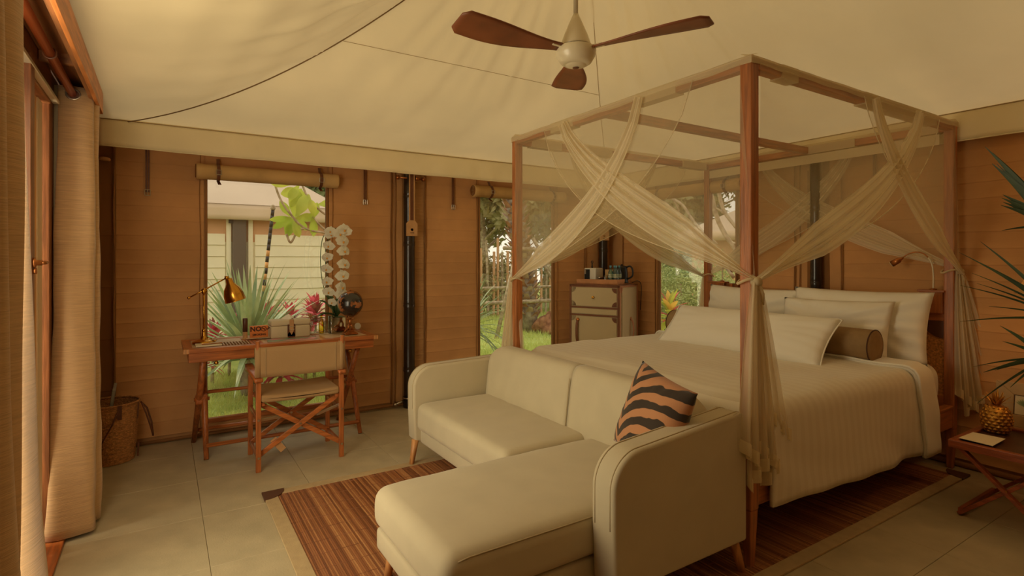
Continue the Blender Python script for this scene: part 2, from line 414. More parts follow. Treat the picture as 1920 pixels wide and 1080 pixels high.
def gsag(d): return .222 * d * d
def zroof(x, y):
    d = max(0, min(x + .42, XR - x, YB - y, y - YF + .6)); return ZW + gsag(min(d, 2.61))
def roof_pt(u, v):
    x = -.42 + u * (XR + .42); y = YF - .3 + v * (YB - YF + .3)
    z = zroof(x, y)
    d = min(x + .42, XR - x, YB - y)
    k = min(1, d / .8)
    fx, fy = x - 2.19, y - 2.5; rr = math.hypot(fx, fy); an = math.atan2(fy, fx)
    z += .012 * math.sin(an * 34 + .8 * math.sin(an * 9)) * math.exp(-((rr - 1.0) / .75) ** 2) * min(1, rr / .4) + .006 * math.sin(an * 61 + 1) * math.exp(-((rr - 1.1) / .6) ** 2)
    z += k * (.010 * math.sin(x * 9 + 2 * math.sin(y * 3)) * math.sin(y * 2.3 + 1) + .006 * math.sin(x * 21 + y * 3) + .005 * math.sin(y * 17 + x * 2))
    return (x, y, z)
ce = struct('ceiling', MB().grid(roof_pt, 200, 220), ceil_m, smooth=True)
# seams along the hips and one panel seam
def seam(name, pts, r=.005, m=None):
    MB().tube([(p[0], p[1], zroof(p[0], p[1]) - .017) for p in pts], r, 6).build(name, m or seam_m, ce)
seam('hip_seam', [(-.42 + t, YB - t) for t in np.linspace(0.0, 2.55, 30)], .0042)
seam('hip_seam', [(XR - t, YB - t) for t in np.linspace(0.05, 2.55, 30)], .0025, seam_l)
seam('panel_seam', [(x, YB - 1.45) for x in np.linspace(-.42 + 1.45, XR - 1.45, 20)], .0018, seam_l)
# roof fabric outside above so daylight only enters where it should
# valance strips under the roof edge
def valance(name, p0, p1, lab):
    p0 = Vector(p0); p1 = Vector(p1); Ln = (p1 - p0).length; nrm = Vector((0, -1, 0)) if abs(p1.x - p0.x) > .5 else Vector((-1, 0, 0))
    def f(u, v):
        p = p0.lerp(p1, u); w = .012 * math.sin(u * Ln * 7) * v + .006 * math.sin(u * Ln * 23) * v
        sag = .012 * math.sin(u * PI) - .02 * math.exp(-u * Ln / .08) * 0
        z = ZW + .006 - v * (.215 + sag * .5)
        q = p + nrm * (.02 + .03 * v + w); return (q.x, q.y, z)
    o = MB().grid(f, 120, 6).build(name, flap_m, ce, smooth=True, solid=.006)
    def g(k, z, r):
        return MB().tube([Vector(f(u, k)) + nrm * .004 for u in np.linspace(0, 1, 60)], r, 5).build('hem', seam_l if k < .5 else flap_m, o, smooth=True)
    g(0.04, 0, .004); g(1, 0, .004)
valance('valance', (-.42, YB - .17, 0), (XR, YB - .17, 0), '')
valance('valance', (XR - .02, YB, 0), (XR - .02, YF, 0), '')

# walls --------------------------------------------------------------
def tuck_panel(name, parent, a0, a1, z0, z1, plane, axis, m, hole=None, out=.012, step=.115):
    """canvas panel with sewn horizontal tucks; axis 0: panel along x at y=plane facing -y; axis 1: along y at x=plane facing -x"""
    mb = MB(); zs = []
    z = z0
    k = 0
    ph = rng.uniform(0, 6)
    while z < z1 - .02:
        zs += [(z, 0), (z + .003, .0032), (z + .0065, .0), (z + step * .5, 0), (z + step - .004, 0)]
        z += step; k += 1
    zs.append((z1, 0))
    nu = max(2, int(abs(a1 - a0) / .06))
    def f(u, v):
        a = a0 + (a1 - a0) * u; zi, b = zs[min(len(zs) - 1, int(round(v * (len(zs) - 1))))]
        w = .003 * math.sin(a * 11 + zi * 3 + ph) + .002 * math.sin(a * 5 + zi * 14)
        zz = zi + (.003 * math.sin(a * 6 + zi * 9 + ph) if 0 < v < 1 else 0)
        return (a, plane - out - b - w, zz) if axis == 0 else (plane - out - b - w, a, zz)
    mb.grid(f, nu, len(zs) - 1)
    return mb.build(name, m, parent, smooth=True)
def wall_mb(axis, plane, a0, a1, holes, th=.03):
    mb = MB(); cuts = sorted({a0, a1} | {h[0] for h in holes} | {h[1] for h in holes})
    def bx(p, q, z0, z1):
        if axis == 0: mb.box(p, plane, z0, q, plane + th, z1)
        else: mb.box(plane, p, z0, plane + th, q, z1)
    for p, q in zip(cuts[:-1], cuts[1:]):
        h = [k for k in holes if abs(k[0] - p) < 1e-6]
        if h: bx(p, q, 0, h[0][2]); bx(p, q, h[0][3], ZW)
        else: bx(p, q, 0, ZW)
    return mb
W1 = (.304, 1.280, .133, 2.20); W2 = (2.904, 3.902, .133, 2.20); W3 = (3.393, 4.402, .15, 2.20)
wb = struct('wall_back', wall_mb(0, YB, -.62, XR + .03, [W1, W2]), canvas_w)
for a, b in ((-.31, W1[0] - .02), (W1[1] + .02, 1.90), (2.27, W2[0] - .02), (W2[1] + .02, 4.38)):
    tuck_panel('canvas_panel', wb, a, b, .05, ZW, YB, 0, canvas_w)
for a, b in ((W1[0], W1[1]), (W2[0], W2[1])):
    tuck_panel('canvas_panel', wb, a, b, .03, .125, YB, 0, canvas_w)
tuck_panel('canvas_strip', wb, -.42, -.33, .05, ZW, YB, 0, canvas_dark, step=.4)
tuck_panel('canvas_strip', wb, 1.945, 2.02, .05, ZW, YB, 0, canvas_w, step=.5)
tuck_panel('canvas_strip', wb, 2.12, 2.25, .05, ZW, YB, 0, canvas_quilt, step=.055)
tuck_panel('canvas_strip', wb, 4.40, 4.60, .05, ZW, YB, 0, canvas_w, step=.5)
def wavy(name, parent, p, q, r, m, amp=.004):
    p = Vector(p); q = Vector(q); n = 40
    MB().tube([p.lerp(q, t) + Vector((amp * math.sin(t * 19 + p.x * 9), 0, 0)) for t in np.linspace(0, 1, n)], r, 6).build(name, m, parent, smooth=True)
for x, r, m in ((-.32, .008, hem_m), (.255, .003, hem_m), (W1[1] + .05, .003, hem_m), (1.90, .006, canvas_dark), (1.94, .006, hem_m), (2.262, .008, canvas_dark), (2.86, .003, hem_m), (3.95, .003, hem_m), (4.39, .006, hem_m), (4.61, .006, hem_m)):
    wavy('panel_hem', wb, (x, YB - .026, .04), (x, YB - .026, ZW), r, m)
wr = struct('wall_right', wall_mb(1, XR, YF, YB + .03, [W3]), canvas_w)
for a, b in ((4.98, W3[1] + .02), (W3[0] - .02, 2.80), (2.37, .35), (.25, -1.7)):
    tuck_panel('canvas_panel', wr, a, b, .05, ZW, XR, 1, canvas_w)
tuck_panel('canvas_panel', wr, W3[0], W3[1], .03, .14, XR, 1, canvas_w)
tuck_panel('canvas_strip', wr, 2.735, 2.665, .05, ZW, XR, 1, canvas_w, step=.5)
tuck_panel('canvas_strip', wr, 2.49, 2.40, .05, ZW, XR, 1, canvas_w, step=.5)
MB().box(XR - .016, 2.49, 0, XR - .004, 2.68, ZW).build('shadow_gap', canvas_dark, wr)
for y in (2.79, 2.74, 2.385, 3.36, 4.44, 4.97):
    MB().tube([(XR - .026, y + .003 * math.sin(z * 7), z) for z in np.linspace(.04, ZW, 30)], .006, 6).build('panel_hem', hem_m, wr, smooth=True)
# unseen front wall behind the camera, closed to block daylight, left wall beyond the doors
wf = struct('wall_front', MB().box(-.62, YF - .05, 0, XR + .03, YF, 3.6), canvas_w)
wl = struct('wall_left', MB().box(-.62, 3.95, 0, XL, YB + .03, 2.62).box(-.62, YF, 2.45, XL, 3.95, 2.62).box(-.62, YF, 0, -.56, 1.2, 2.45), wood('left_wall_wood', (120, 66, 32), 2))  # the solid part nearest the camera is unseen, added to keep daylight out
struct('trim_2', MB().box(-.62, YF, 2.60, -.36, YB + .03, 2.64), canvas_w)
struct('baseboard_back', MB().tube([(-.4, YB - .04, .02), (1.0, YB - .045, .022), (1.86, YB - .05, .03), (2.3, YB - .04, .02), (4.5, YB - .04, .02)], .013, 8), hem_m, smooth=True)
struct('baseboard_right', MB().tube([(XR - .04, 4.9, .02), (XR - .04, 2.2, .02), (XR - .04, -1.5, .02)], .02, 8), hem_m, smooth=True)
# windows
def window(name, x0, x1, z0, z1, axis, plane):
    w = tag(bpy.data.objects.new(name, None), kind='structure'); COL.objects.link(w)
    def bx(n, m, a0, a1, zz0, zz1, d0, d1, bev=.002):
        b = MB()
        if axis == 0: b.box(a0, plane + d0, zz0, a1, plane + d1, zz1)
        else: b.box(plane + d0, a0, zz0, plane + d1, a1, zz1)
        return b.build(n, m, w, bevel=bev)
    bx('pane', glass_m, x0, x1, z0, z1, .012, .015, 0)
    bx('window_frame', hem_m, x0 - .012, x0 + .006, z0, z1, -.02, .02)
    bx('window_frame', hem_m, x1 - .006, x1 + .012, z0, z1, -.02, .02)
    bx('window_frame', desk_x, x0 - .012, x1 + .012, z0 - .03, z0 + .006, -.03, .02)
window('window_1', *W1, 0, YB); window('window_2', *W2, 0, YB); window('window_3', *W3, 1, XR)
# rolled blinds with straps
def blind(loc, rz, L, label, buckle=(.17, .85), r=.065):
    t = thing('rolled_blind', label, 'blind', loc, rz, 'rolled canvas blinds above the windows')
    mb = MB(); prof = [(r, 0), (r, L)]
    sp = []
    mb.lathe([(r * .99, 0), (r, .01), (r, .05), (r * .97, .052), (r * .97, L - .052), (r, L - .05), (r, L - .01), (r * .99, L)], (0, 0, 0), 28, axis=0)
    mb.build('canvas_roll', roll_m, t, smooth=True, bevel=0)
    for e in (0, L):
        s = -1 if e == 0 else 1
        pts = [(e + s * .003, (r - .006) * (1 - k / 70) * math.cos(k * .42), (r - .006) * (1 - k / 70) * math.sin(k * .42)) for k in range(62)]
        MB().tube(pts, .0035, 5).build('spiral_edge', canvas_dark, t, smooth=True)
    for b in buckle:
        x = b * L
        s = MB()
        pts = [(x, (r + .004) * math.cos(a), (r + .004) * math.sin(a)) for a in np.linspace(PI * .5, PI * 1.62, 16)]
        pts = [(x, 0.03, r + .05)] + pts + [(x + .01, -.02, -r - .035)]
        for k in range(len(pts) - 1): s.bar(pts[k], pts[k + 1], .024, .004, up=(1, 0, 0) if False else (0, math.cos(0), .3))
        st = MB(); n = len(pts)
        vs = []
        for p in pts: vs += [(p[0] - .012, p[1], p[2]), (p[0] + .012, p[1], p[2])]
        st.add(vs, [(2 * k, 2 * k + 1, 2 * k + 3, 2 * k + 2) for k in range(n - 1)])
        o = st.build('strap', leather_m, t, solid=.005)
        q = MB(); y = -(r + .010)
        for a, c in (((x - .019, y, .012), (x + .019, y, .012)), ((x + .019, y, .012), (x + .019, y, -.026)), ((x + .019, y, -.026), (x - .019, y, -.026)), ((x - .019, y, -.026), (x - .019, y, .012))):
            q.tube([a, c], .003, 6)
        q.build('buckle', metal_m, o)
    return t
blind((.225, YB - .075, 2.19), 0, 1.14, 'rolled beige canvas blind with two leather straps above the desk window', (.14, .86))
blind((2.79, YB - .075, 2.20), 0, 1.22, 'rolled beige canvas blind above the window left of the corner cabinet')
blind((XR - .075, 4.50, 2.20), -PI / 2, 1.22, 'rolled beige canvas blind above the window behind the bed', (.15, .86))
def hang_strap(loc, rz, L, label, nail=True):
    t = thing('hanging_strap', label, 'strap', loc, rz, 'loose leather straps on the canvas walls')
    MB().box(-.014, -.004, -L, -.002, 0, .0).box(.002, -.008, -L, .014, -.004, 0).build('strap', leather_m, t, bevel=.001)
    q = MB()
    for a, c in (((-.019, -.01, -L + .02), (.019, -.01, -L + .02)), ((.019, -.01, -L + .02), (.019, -.01, -L - .025)), ((.019, -.01, -L - .025), (-.019, -.01, -L - .025)), ((-.019, -.01, -L - .025), (-.019, -.01, -L + .02)), ((0, -.01, -L + .02), (0, -.01, -L - .02))):
        q.tube([a, c], .0035, 6)
    q.build('buckle', metal_m, t)
hang_strap((-.107, YB - .03, 2.50), 0, .50, 'brown leather strap with buckle left of the desk window')
hang_strap((1.636, YB - .03, 2.50), 0, .48, 'brown leather strap with buckle right of the desk window')
hang_strap((2.574, YB - .03, 2.50), 0, .48, 'brown leather strap with buckle between the first bamboo pole and the rolled blind')
hang_strap((XR - .03, 4.66, 2.50), -PI / 2, .47, 'brown leather strap with buckle beside the corner bamboo pole')
hang_strap((XR - .03, 2.13, 2.50), -PI / 2, .47, 'brown leather strap with buckle on the wall above the pillows')
# horizontal toggle near the left corner
t = thing('wall_toggle', 'short wooden toggle on a cord near the left end of the back wall', 'toggle', (-.40, YB - .05, 2.235))
MB().tube([(-.04, 0, .01), (.0, 0, .0)], .012, 8).build('cord', leather_m, t, smooth=True)
MB().tube([(-.01, 0, 0), (.02, 0, 0), (.05, 0, -.004), (.058, 0, -.004)], [.013, .016, .014, .006], 8).build('toggle', leather_tan, t, smooth=True)

def bamboo(loc, r, h, label, knots, tagh=None, tagside=(0, -1), cross=True, tl=.155):
    t = thing('bamboo_pole', label, 'pole', loc, 0, 'black bamboo poles of the tent')
    prof = [(r, 0)]
    for k in knots: prof += [(r * .97, k - .03), (r * 1.06, k - .006), (r * .97, k), (r * 1.04, k + .006), (r * .97, k + .03)]
    prof.append((r, h)); MB().lathe(prof, (0, 0, 0), 20).build('culm', bamboo_dk, t, smooth=True)
    b = MB(); b.tube([(r * 1.15 * math.cos(a), r * 1.15 * math.sin(a), .10) for a in np.linspace(0, 2 * PI, 20)], .007, 6, cap=False)
    b.tube([(r, -.01, .10), (r + .04, -.02, .10)], .009, 8).tube([(-r - .09, -.01, .05), (-r, -.01, .07)], .012, 8).lathe([(.02, 0), (.02, .02)], (-r - .09, -.01, .04), 10)
    b.build('base_clamp', metal_m, t, smooth=True)
    if cross:
        c = MB().tube([(-.13, -r * .6, h - .23), (.13, -r * .6, h - .23)], .009, 8)
        c.lathe([(.012, 0), (.022, .004), (.022, .03), (.012, .034)], (-.15, -r * .6, h - .23), 12, axis=0).lathe([(.012, 0), (.022, .004), (.022, .03), (.012, .034)], (.04, -r * .6 - .02, h - .23), 12, axis=0)
        c.lathe([(.012, 0), (.022, .004), (.022, .03), (.012, .034)], (.12, -r * .6, h - .23), 12, axis=0)
        c.build('cross_bolt', bronze_m, t, smooth=True)
    if tagh:
        ux, uy = tagside; px, py = -uy, ux
        g = MB(); w = .058; y0 = r + .012
        poly = [(-w, -tl / 2), (w, -tl / 2), (w, tl / 2 - .03), (w * .45, tl / 2), (-w * .45, tl / 2), (-w, tl / 2 - .03)]
        g.prism(poly, 1, -.006, .006)
        lt = thing('leather_tag', 'pale leather tag hanging on straps in front of the ' + ('bamboo pole right of the desk' if loc[0] < 3 else 'corner bamboo pole'), 'tag', (loc[0] + ux * y0, loc[1] + uy * y0, tagh), math.atan2(uy, ux) + PI / 2, 'leather tags on the tent poles')
        g.build('tag_body', leather_tan, lt, bevel=.002)
        MB().box(-.030, -.003, tl / 2 - .01, -.018, .001, 2.36 - tagh).box(.018, -.003, tl / 2 - .01, .030, .001, 2.36 - tagh).build('strap', leather_tan, lt)
        MB().box(-.016, -.001, tl / 2 - .01, .016, .003, 2.36 - tagh).build('strap', leather_m, lt)
        MB().lathe([(.014, 0), (.012, .006), (.004, .008)], (0, -.006, -.015), 12, axis=1).build('stud', brass_m, lt, smooth=True)
        MB().box(-.02, -.0075, -.05, .02, -.005, -.043).build('stamp', leather_m, lt)
    return t
bamboo((2.062, 5.15, 0), .058, 2.5, 'black bamboo tent pole right of the desk', (.38, 1.02, 1.62, 2.1), 1.775)
bamboo((4.60, 5.13, 0), .055, 2.5, 'black bamboo tent pole in the corner behind the cabinet', (.5, 1.1, 1.58, 2.1), 1.77, (-.5, -.86), tl=.14)
bamboo((4.730, 2.575, 0), .045, 2.32, 'black bamboo tent pole behind the pillows', (.5, .9, 1.28, 1.9), None, cross=False)

# left side: doors, pelmet, rod, curtains
box_b = lambda n, m, p, a, b, bev=.003: MB().box(*a, *b).build(n, m, p, bevel=bev)
d1 = tag(bpy.data.objects.new('door_1', None), kind='structure'); COL.objects.link(d1)
dx = -.54
box_b('jamb', dkwood_z, d1, (dx - .06, 3.66, 0), (dx + .045, 3.95, 2.45))
box_b('door_stile', oak_z, d1, (dx - .03, 3.25, .02), (dx + .02, 3.48, 2.26))
box_b('door_edge', white_p, d1, (dx - .03, 3.49, .02), (dx + .025, 3.60, 2.26))
box_b('door_stile', oak_z, d1, (dx - .03, 2.35, .02), (dx + .02, 2.47, 2.26))
box_b('door_rail', oak_y, d1, (dx - .03, 2.47, 2.13), (dx + .02, 3.25, 2.26))
box_b('door_rail', oak_y, d1, (dx - .03, 2.47, .02), (dx + .02, 3.25, .20))
box_b('glass_pane', glass_d, d1, (dx - .008, 2.47, .20), (dx + .002, 3.25, 2.13), 0)
box_b('post', dkwood_z, d1, (dx - .02, 3.00, 0), (dx + .075, 3.075, 2.33))
box_b('header', dkwood_y, d1, (dx - .06, YF, 2.27), (dx + .05, 3.66, 2.45))
box_b('track', white_p, d1, (dx + .05, YF, 2.285), (dx + .078, 3.72, 2.305))
h = MB().lathe([(.022, 0), (.022, .008), (.012, .012), (.012, .03)], (dx + .075, 3.04, 1.455), 14, axis=0).tube([(dx + .10, 3.04, 1.455), (dx + .11, 3.04, 1.455), (dx + .112, 3.09, 1.455)], .008, 8)
h.lathe([(.013, 0), (.013, .012)], (dx + .075, 3.04, 1.42), 10, axis=0); h.build('door_handle', bronze_m, d1, smooth=True)
d2 = tag(bpy.data.objects.new('door_2', None), kind='structure'); COL.objects.link(d2)
for y in (1.2, 2.25): box_b('door_stile', oak_z, d2, (dx - .03, y, .02), (dx + .02, y + .1, 2.26))
for a, b in ((1.3, 2.25),): box_b('glass_pane', glass_d, d2, (dx - .008, a, .1), (dx + .002, b, 2.26), 0)
pm = MB().box(-.343, .2, 2.345, -.323, 4.07, 2.455).box(-.485, .2, 2.435, -.325, 4.07, 2.455)
pel = tag(pm.build('wooden_pelmet', dkwood_y, bevel=.002), 'brown wooden pelmet board above the left curtains', 'pelmet')
MB().box(-.322, .2, 2.335, -.304, 4.075, 2.46).build('edge_board', oak_y, pel, bevel=.002)
for y in (3.3, 2.5, 1.5): MB().box(-.485, y, 2.39, -.345, y + .03, 2.435).build('bracket', dkwood_y, pel)
rod = tag(MB().tube([(-.412, .3, 2.355), (-.412, 2.0, 2.355), (-.412, 4.0, 2.355)], .019, 14).build('curtain_rod', copper_m, smooth=True), 'copper coloured curtain rod under the wooden pelmet', 'rod')
MB().tube([(-.412 + .023 * math.cos(a), 3.05, 2.355 + .023 * math.sin(a)) for a in np.linspace(0, 2 * PI, 16)], .004, 6, cap=False).build('ring', leather_m, rod)

def curtain(name, label, y0, y1, nf, amp, z0, z1, flare=0.0, cx=-.412, ph=0.0):
    t = thing(name, label, 'curtain', (cx, (y0 + y1) / 2, 0), 0, None)
    yc = (y0 + y1) / 2; hw = (y1 - y0) / 2
    def f(u, v):
        z = z1 + (z0 - z1) * v; k = 1 + flare * v * v
        a = amp * (1 + .25 * v) * (1 + .15 * math.sin(u * 9 + 1))
        s = math.sin(u * nf * PI * 2 + ph)
        sx = math.copysign(abs(s) ** .75, s)
        yy = (u * 2 - 1) * hw * k + .02 * math.sin(u * nf * PI * 4 + 1) * 1.0
        x = a * sx + .006 * math.sin(z * 5 + u * 12) * v + .02 * v * v
        zz = z + .006 * math.sin(u * 15)
        return (x, yy, zz)
    o = MB().grid(f, int(nf * 26), 40).build('fabric', curtain_m, t, smooth=True, solid=.004)
    # lining strip on the leading edge
    def g(u, v):
        p = f(0.0, v); return (p[0] - .004 + .012 * u, p[1] - .004, p[2])
    MB().grid(g, 1, 40).build('lining_edge', lining_m, t, smooth=True, solid=.002)
    for k in range(int(nf * 2)):
        u = (k + .5) / (nf * 2) ; p = f(min(.999, (k) / (nf * 2) + .0), .0)
        q = MB().tube([(p[0] * 0 + .026 * math.cos(a), p[1], 2.355 + .026 * math.sin(a)) for a in np.linspace(0, 2 * PI, 18)], .005, 6, cap=False)
        q.build('eyelet', metal_m, t, smooth=True)
    return t
# far curtain: main face towards the camera
def far_curtain():
    t = thing('curtain', 'brown silk eyelet curtain hanging at the far end of the copper rod', 'curtain', (-.41, 3.8, 0))
    # plan outline of the folds, in local x,y
    P = cr_pts([(-.072, .02), (-.066, -.04), (-.058, -.055), (.0, -.06), (.075, -.045), (.088, -.01), (.08, .03), (.10, .06), (.085, .10), (0, .12), (-.06, .15), (.04, .20), (.085, .22), (.05, .27), (-.05, .30)], 6)
    n = len(P) - 1
    def f(u, v):
        p = P[int(round(u * n))]; z = 2.395 + (.02 - 2.395) * v
        k = 1 + .0 * v; fl = (v ** 1.6)
        x = p[0] * (1 + .14 * fl) + .003 * math.sin((z * 2.2 + p[1] * 1.5 + p[0] * 3) * 9) * v - .035 * fl * (1 if p[0] < 0 else 0) + .004 * math.sin(z * 6 + u * 11); y = p[1] * (1 + .1 * fl) - .09 * fl * math.exp(-((u - .2) / .25) ** 2)
        y += .006 * math.sin(z * 4.3 + x * 30)
        return (x, y, z + (-.004 if u < .5 else .03) * 0 + .02 * v * max(0, u - .45))
    MB().grid(f, n, 48).build('fabric', curtain_m, t, smooth=True, solid=.004)
    def g(u, v):
        p = f(0, v); return (p[0] - .026 + .034 * u, p[1] - .022 - .010 * u, p[2] + .01)
    MB().grid(g, 4, 48).build('lining_edge', lining_m, t, smooth=True, solid=.002)
    q = MB().tube([(.002 + .030 * math.cos(a), -.068, 2.352 + .027 * math.sin(a)) for a in np.linspace(0, 2 * PI, 22)], .005, 6, cap=False)
    q.build('eyelet', metal_m, t, smooth=True)
    MB().grid(lambda u, v: (.002 + .024 * v * math.cos(2 * PI * u), -.070, 2.352 + .022 * v * math.sin(2 * PI * u)), 18, 1, closeu=True).build('eyelet_hole', leather_m, t)
    MB().lathe([(.014, 0), (.014, .004)], (.002, -.071, 2.352), 14, axis=1).build('rod_ring', copper_m, t)  # copper disc in the middle of the eyelet
far_curtain()
def near_curtain():
    t = thing('curtain', 'brown silk curtain gathered closest to the camera at the left edge', 'curtain', (-.40, 1.69, 0))
    P = cr_pts([(-.10, -.5), (.05, -.42), (-.04, -.34), (.06, -.25), (-.03, -.17), (.07, -.08), (-.02, .0), (.075, .08), (.0, .16), (.06, .25), (.075, .31), (.03, .345), (-.03, .36)], 7)
    n = len(P) - 1
    def f(u, v):
        p = P[int(round(u * n))]; z = 2.42 + (.015 - 2.42) * v; fl = max(0, v - .25) ** 1.3
        x = p[0] + .05 * fl * (1 if p[0] > 0.02 else .3) + .004 * math.sin(z * 5 + u * 31); y = p[1] + .62 * fl * max(0, u - .45) * 1.8 + .004 * math.sin(z * 7)
        return (x, y, z)
    MB().grid(f, n, 48).build('fabric', curtain_m, t, smooth=True, solid=.004)
    for k in (2, 4, 6):
        y = (-.25, -.08, .08)[k // 2 - 1]
        MB().tube([(-.012 + .03 * math.cos(a), y + .03, 2.355 + .03 * math.sin(a)) for a in np.linspace(0, 2 * PI, 18)], .005, 6, cap=False).build('eyelet', metal_m, t)
near_curtain()

# ceiling fan ---------------------------------------------------------
FX, FY, FZ = 1.77, 2.18, 2.55
fan = thing('ceiling_fan', 'cream ceiling fan with three brown wooden blades', 'fan', (FX, FY, FZ))
MB().lathe([(.012, .16), (.012, 1.05)], (0, 0, 0), 14).build('down_rod', white_p, fan, smooth=True)
MB().lathe([(.014, .165), (.03, .13), (.06, .06), (.075, .015), (.078, .005), (.078, .0)], (0, 0, 0), 32).build('upper_cone', white_p, fan, smooth=True)
MB().lathe([(.074, .0), (.074, -.01)], (0, 0, 0), 32).build('gap_ring', black_m, fan)
MB().lathe([(.098, -.01), (.104, -.022), (.098, -.05), (.080, -.080), (.058, -.094), (.054, -.092), (.050, -.096), (.030, -.104), (.0, -.106)], (0, 0, 0), 36, cap=False).build('motor_bowl', white_p, fan, smooth=True)
MB().lathe([(.017, -.1075), (.014, -.110), (.0, -.110)], (0, 0, 0), 16, cap=False).build('sensor', leather_m, fan, smooth=True)
def blade():
    mb = MB(); n = 18
    def f(u, v):
        r = .10 + u * .56
        w = .030 + .066 * math.sin(min(1, u * 1.25) * PI / 2) ** 1.5
        if u > .93: w *= math.sqrt(max(0, 1 - ((u - .93) / .075) ** 2)) * .35 + .65 if u < .999 else .62
        lead = -.02 * math.sin(u * PI)
        y = (v - .5) * 2 * w + lead; tw = R(14) * (1 - u * .5)
        return (r, y * math.cos(tw), y * math.sin(tw) - .018 + .01 * u)
    mb.grid(f, n, 6); return mb
a0 = math.atan2(.844, .536)
angs = [a0 - .02, a0 + R(120), a0 - R(120)]
for a in angs:
    b = blade().build('blade', blade_m, fan, smooth=True, solid=.007); b.rotation_euler = (0, 0, a)
    MB().bar((.07, 0, -.016), (.15, -.004, -.016), .03, .012, w1=.045, h1=.008).build('blade_bracket', white_p, b, bevel=.003)
# ================================================ RUG
rx0, ry0, rx1, ry1 = .52, 1.47, 4.60, 3.72
rug = thing('rug', 'reddish brown bamboo slat rug with beige border under the sofa and bed', 'rug', (rx0, ry0, 0))
mb = MB(); x = rx0 + .06; k = 0
while x < rx1 - .06:
    w = .0098
    mb.box(x, ry0 + .05, .003, x + w - .0012, ry1 - .05, .009 + rng.uniform(0, .0012), 0, rng.random()); x += w
o = mb.build('slat_field', slat_m, rug, world=True, recalc=False); o['kind'] = 'stuff'
th = MB()
for j in range(16):
    y = ry0 + .1 + j * (ry1 - ry0 - .2) / 15; th.box(rx0 + .06, y - .0008, .0095, rx1 - .06, y + .0008, .0108)
th.build('binding_thread', soil_m, rug, world=True)
for a, b in (((rx0, ry0), (rx0 + .075, ry1)), ((rx1 - .075, ry0), (rx1, ry1)), ((rx0, ry0), (rx1, ry0 + .07)), ((rx0, ry1 - .07), (rx1, ry1))):
    MB().box(a[0], a[1], .002, b[0], b[1], .0125).build('border', rug_edge, rug, world=True, bevel=.002)
for cx, cy, sx, sy in ((rx0, ry1, 1, -1), (rx1, ry1, -1, -1), (rx0, ry0, 1, 1), (rx1, ry0, -1, 1)):
    pts = [(0, 0), (.13, 0)] + [(.13 * math.cos(a) * (1 if True else 0), .13 * math.sin(a)) for a in np.linspace(.2, PI / 2, 8)]
    MB().prism([(cx + sx * (p[0] - .004), cy + sy * (p[1] - .004)) for p in pts], 2, .004, .0155).build('corner_patch', rug_corner, rug, world=True)

# ================================================ SOFA
sofa = thing('sofa', 'beige fabric corner sofa with chaise, rounded arms and wooden legs', 'sofa', (1.9, 2.6, 0))
def wr_(a, f1, f2): return a * (math.sin(f1) + .6 * math.sin(f2 + 1.3))
def arm(y0, y1, x0, x1, zb, zt0, zt1):
    mb = MB(); r = .15; poly = []
    poly += [(x1, zb), (x1, zt1 - .05), (x1 - .015, zt1 - .012), (x1 - .05, zt1)]
    for a in np.linspace(0, 1, 12): 
        xx = (x1 - .05) + (x0 + r - (x1 - .05)) * a; poly.append((xx, zt1 + (zt0 - zt1) * a ** 1.0))
    for a in np.linspace(PI / 2, PI, 12)[1:]: poly.append((x0 + r + r * math.cos(a), zt0 - r + r * math.sin(a)))
    poly += [(x0, zt0 - r - .15), (x0 + .01, zb + .02), (x0 + .03, zb)]
    mb.prism(poly, 1, y0, y1)
    bm_o = mb.build('armrest', sofa_m, sofa, world=True, bevel=.034, smooth=True, seg=5)
    bm_o.modifiers['bevel'].angle_limit = R(50)
    for y, e in ((y0 + .0015, -1), (y1 - .0015, 1)):
        pp = [(p[0], y + (-e) * .022, p[1]) for p in poly[1:-2]]
        c = np.array([(x0 + x1) / 2, 0, (zb + zt0) / 2])
        pp = [(c[0] + (p[0] - c[0]) * .997, p[1], c[2] + (p[2] - c[2]) * .994 + .002) for p in pp]
        MB().tube(pp, .0032, 6).build('piping', pipe_m, sofa, world=True, smooth=True)
arm(1.56, 1.695, 1.455, 2.285, .165, .715, .765)
arm(3.66, 3.785, 1.50, 2.285, .165, .70, .715)
# base bands
MB().rbox((1.93, 2.68, .205), (.76, 1.98, .10), .02, 2).build('base', sofa_m, sofa, world=True, smooth=True)
MB().rbox((1.41, 2.075, .205), (1.19, .73, .10), .02, 2).build('base', sofa_m, sofa, world=True, smooth=True)
def cush(name, c, size, r, fn=None, mid=10):
    return MB().rbox(c, size, r, 5, mid, fn).build(name, sofa_m, sofa, world=True, smooth=True)
def seatf(p):
    x, y, z = p
    if z > 0:
        k = max(0, 1 - (abs(x) / .36) ** 4) * max(0, 1 - (abs(y) / .64) ** 6)
        z += .012 * k + .0034 * math.sin(y * 60 + 3 * math.sin(x * 8)) * math.exp(-((x - .0) / .2) ** 2) * k + .002 * math.sin(y * 33 + x * 20) * k
    if x < -.2: x -= .006 * math.sin(y * 40 + z * 12) * .4
    return (x, y, z)
cush('seat_cushion', (1.86, 3.055, .350), (.70, 1.20, .19), .05, seatf, 24)
def chf(p):
    x, y, z = p
    if z > 0: z += .016 * max(0, 1 - (abs(x) / .66) ** 4) * max(0, 1 - (abs(y) / .37) ** 4) + .0015 * math.sin(x * 26 + y * 7)
    if x < -.5: x -= .012 * (1 - (abs(z) / .1) ** 2)
    return (x, y, z)
cush('chaise_cushion', (1.48, 2.07, .350), (1.34, .755, .19), .055, chf, 18)
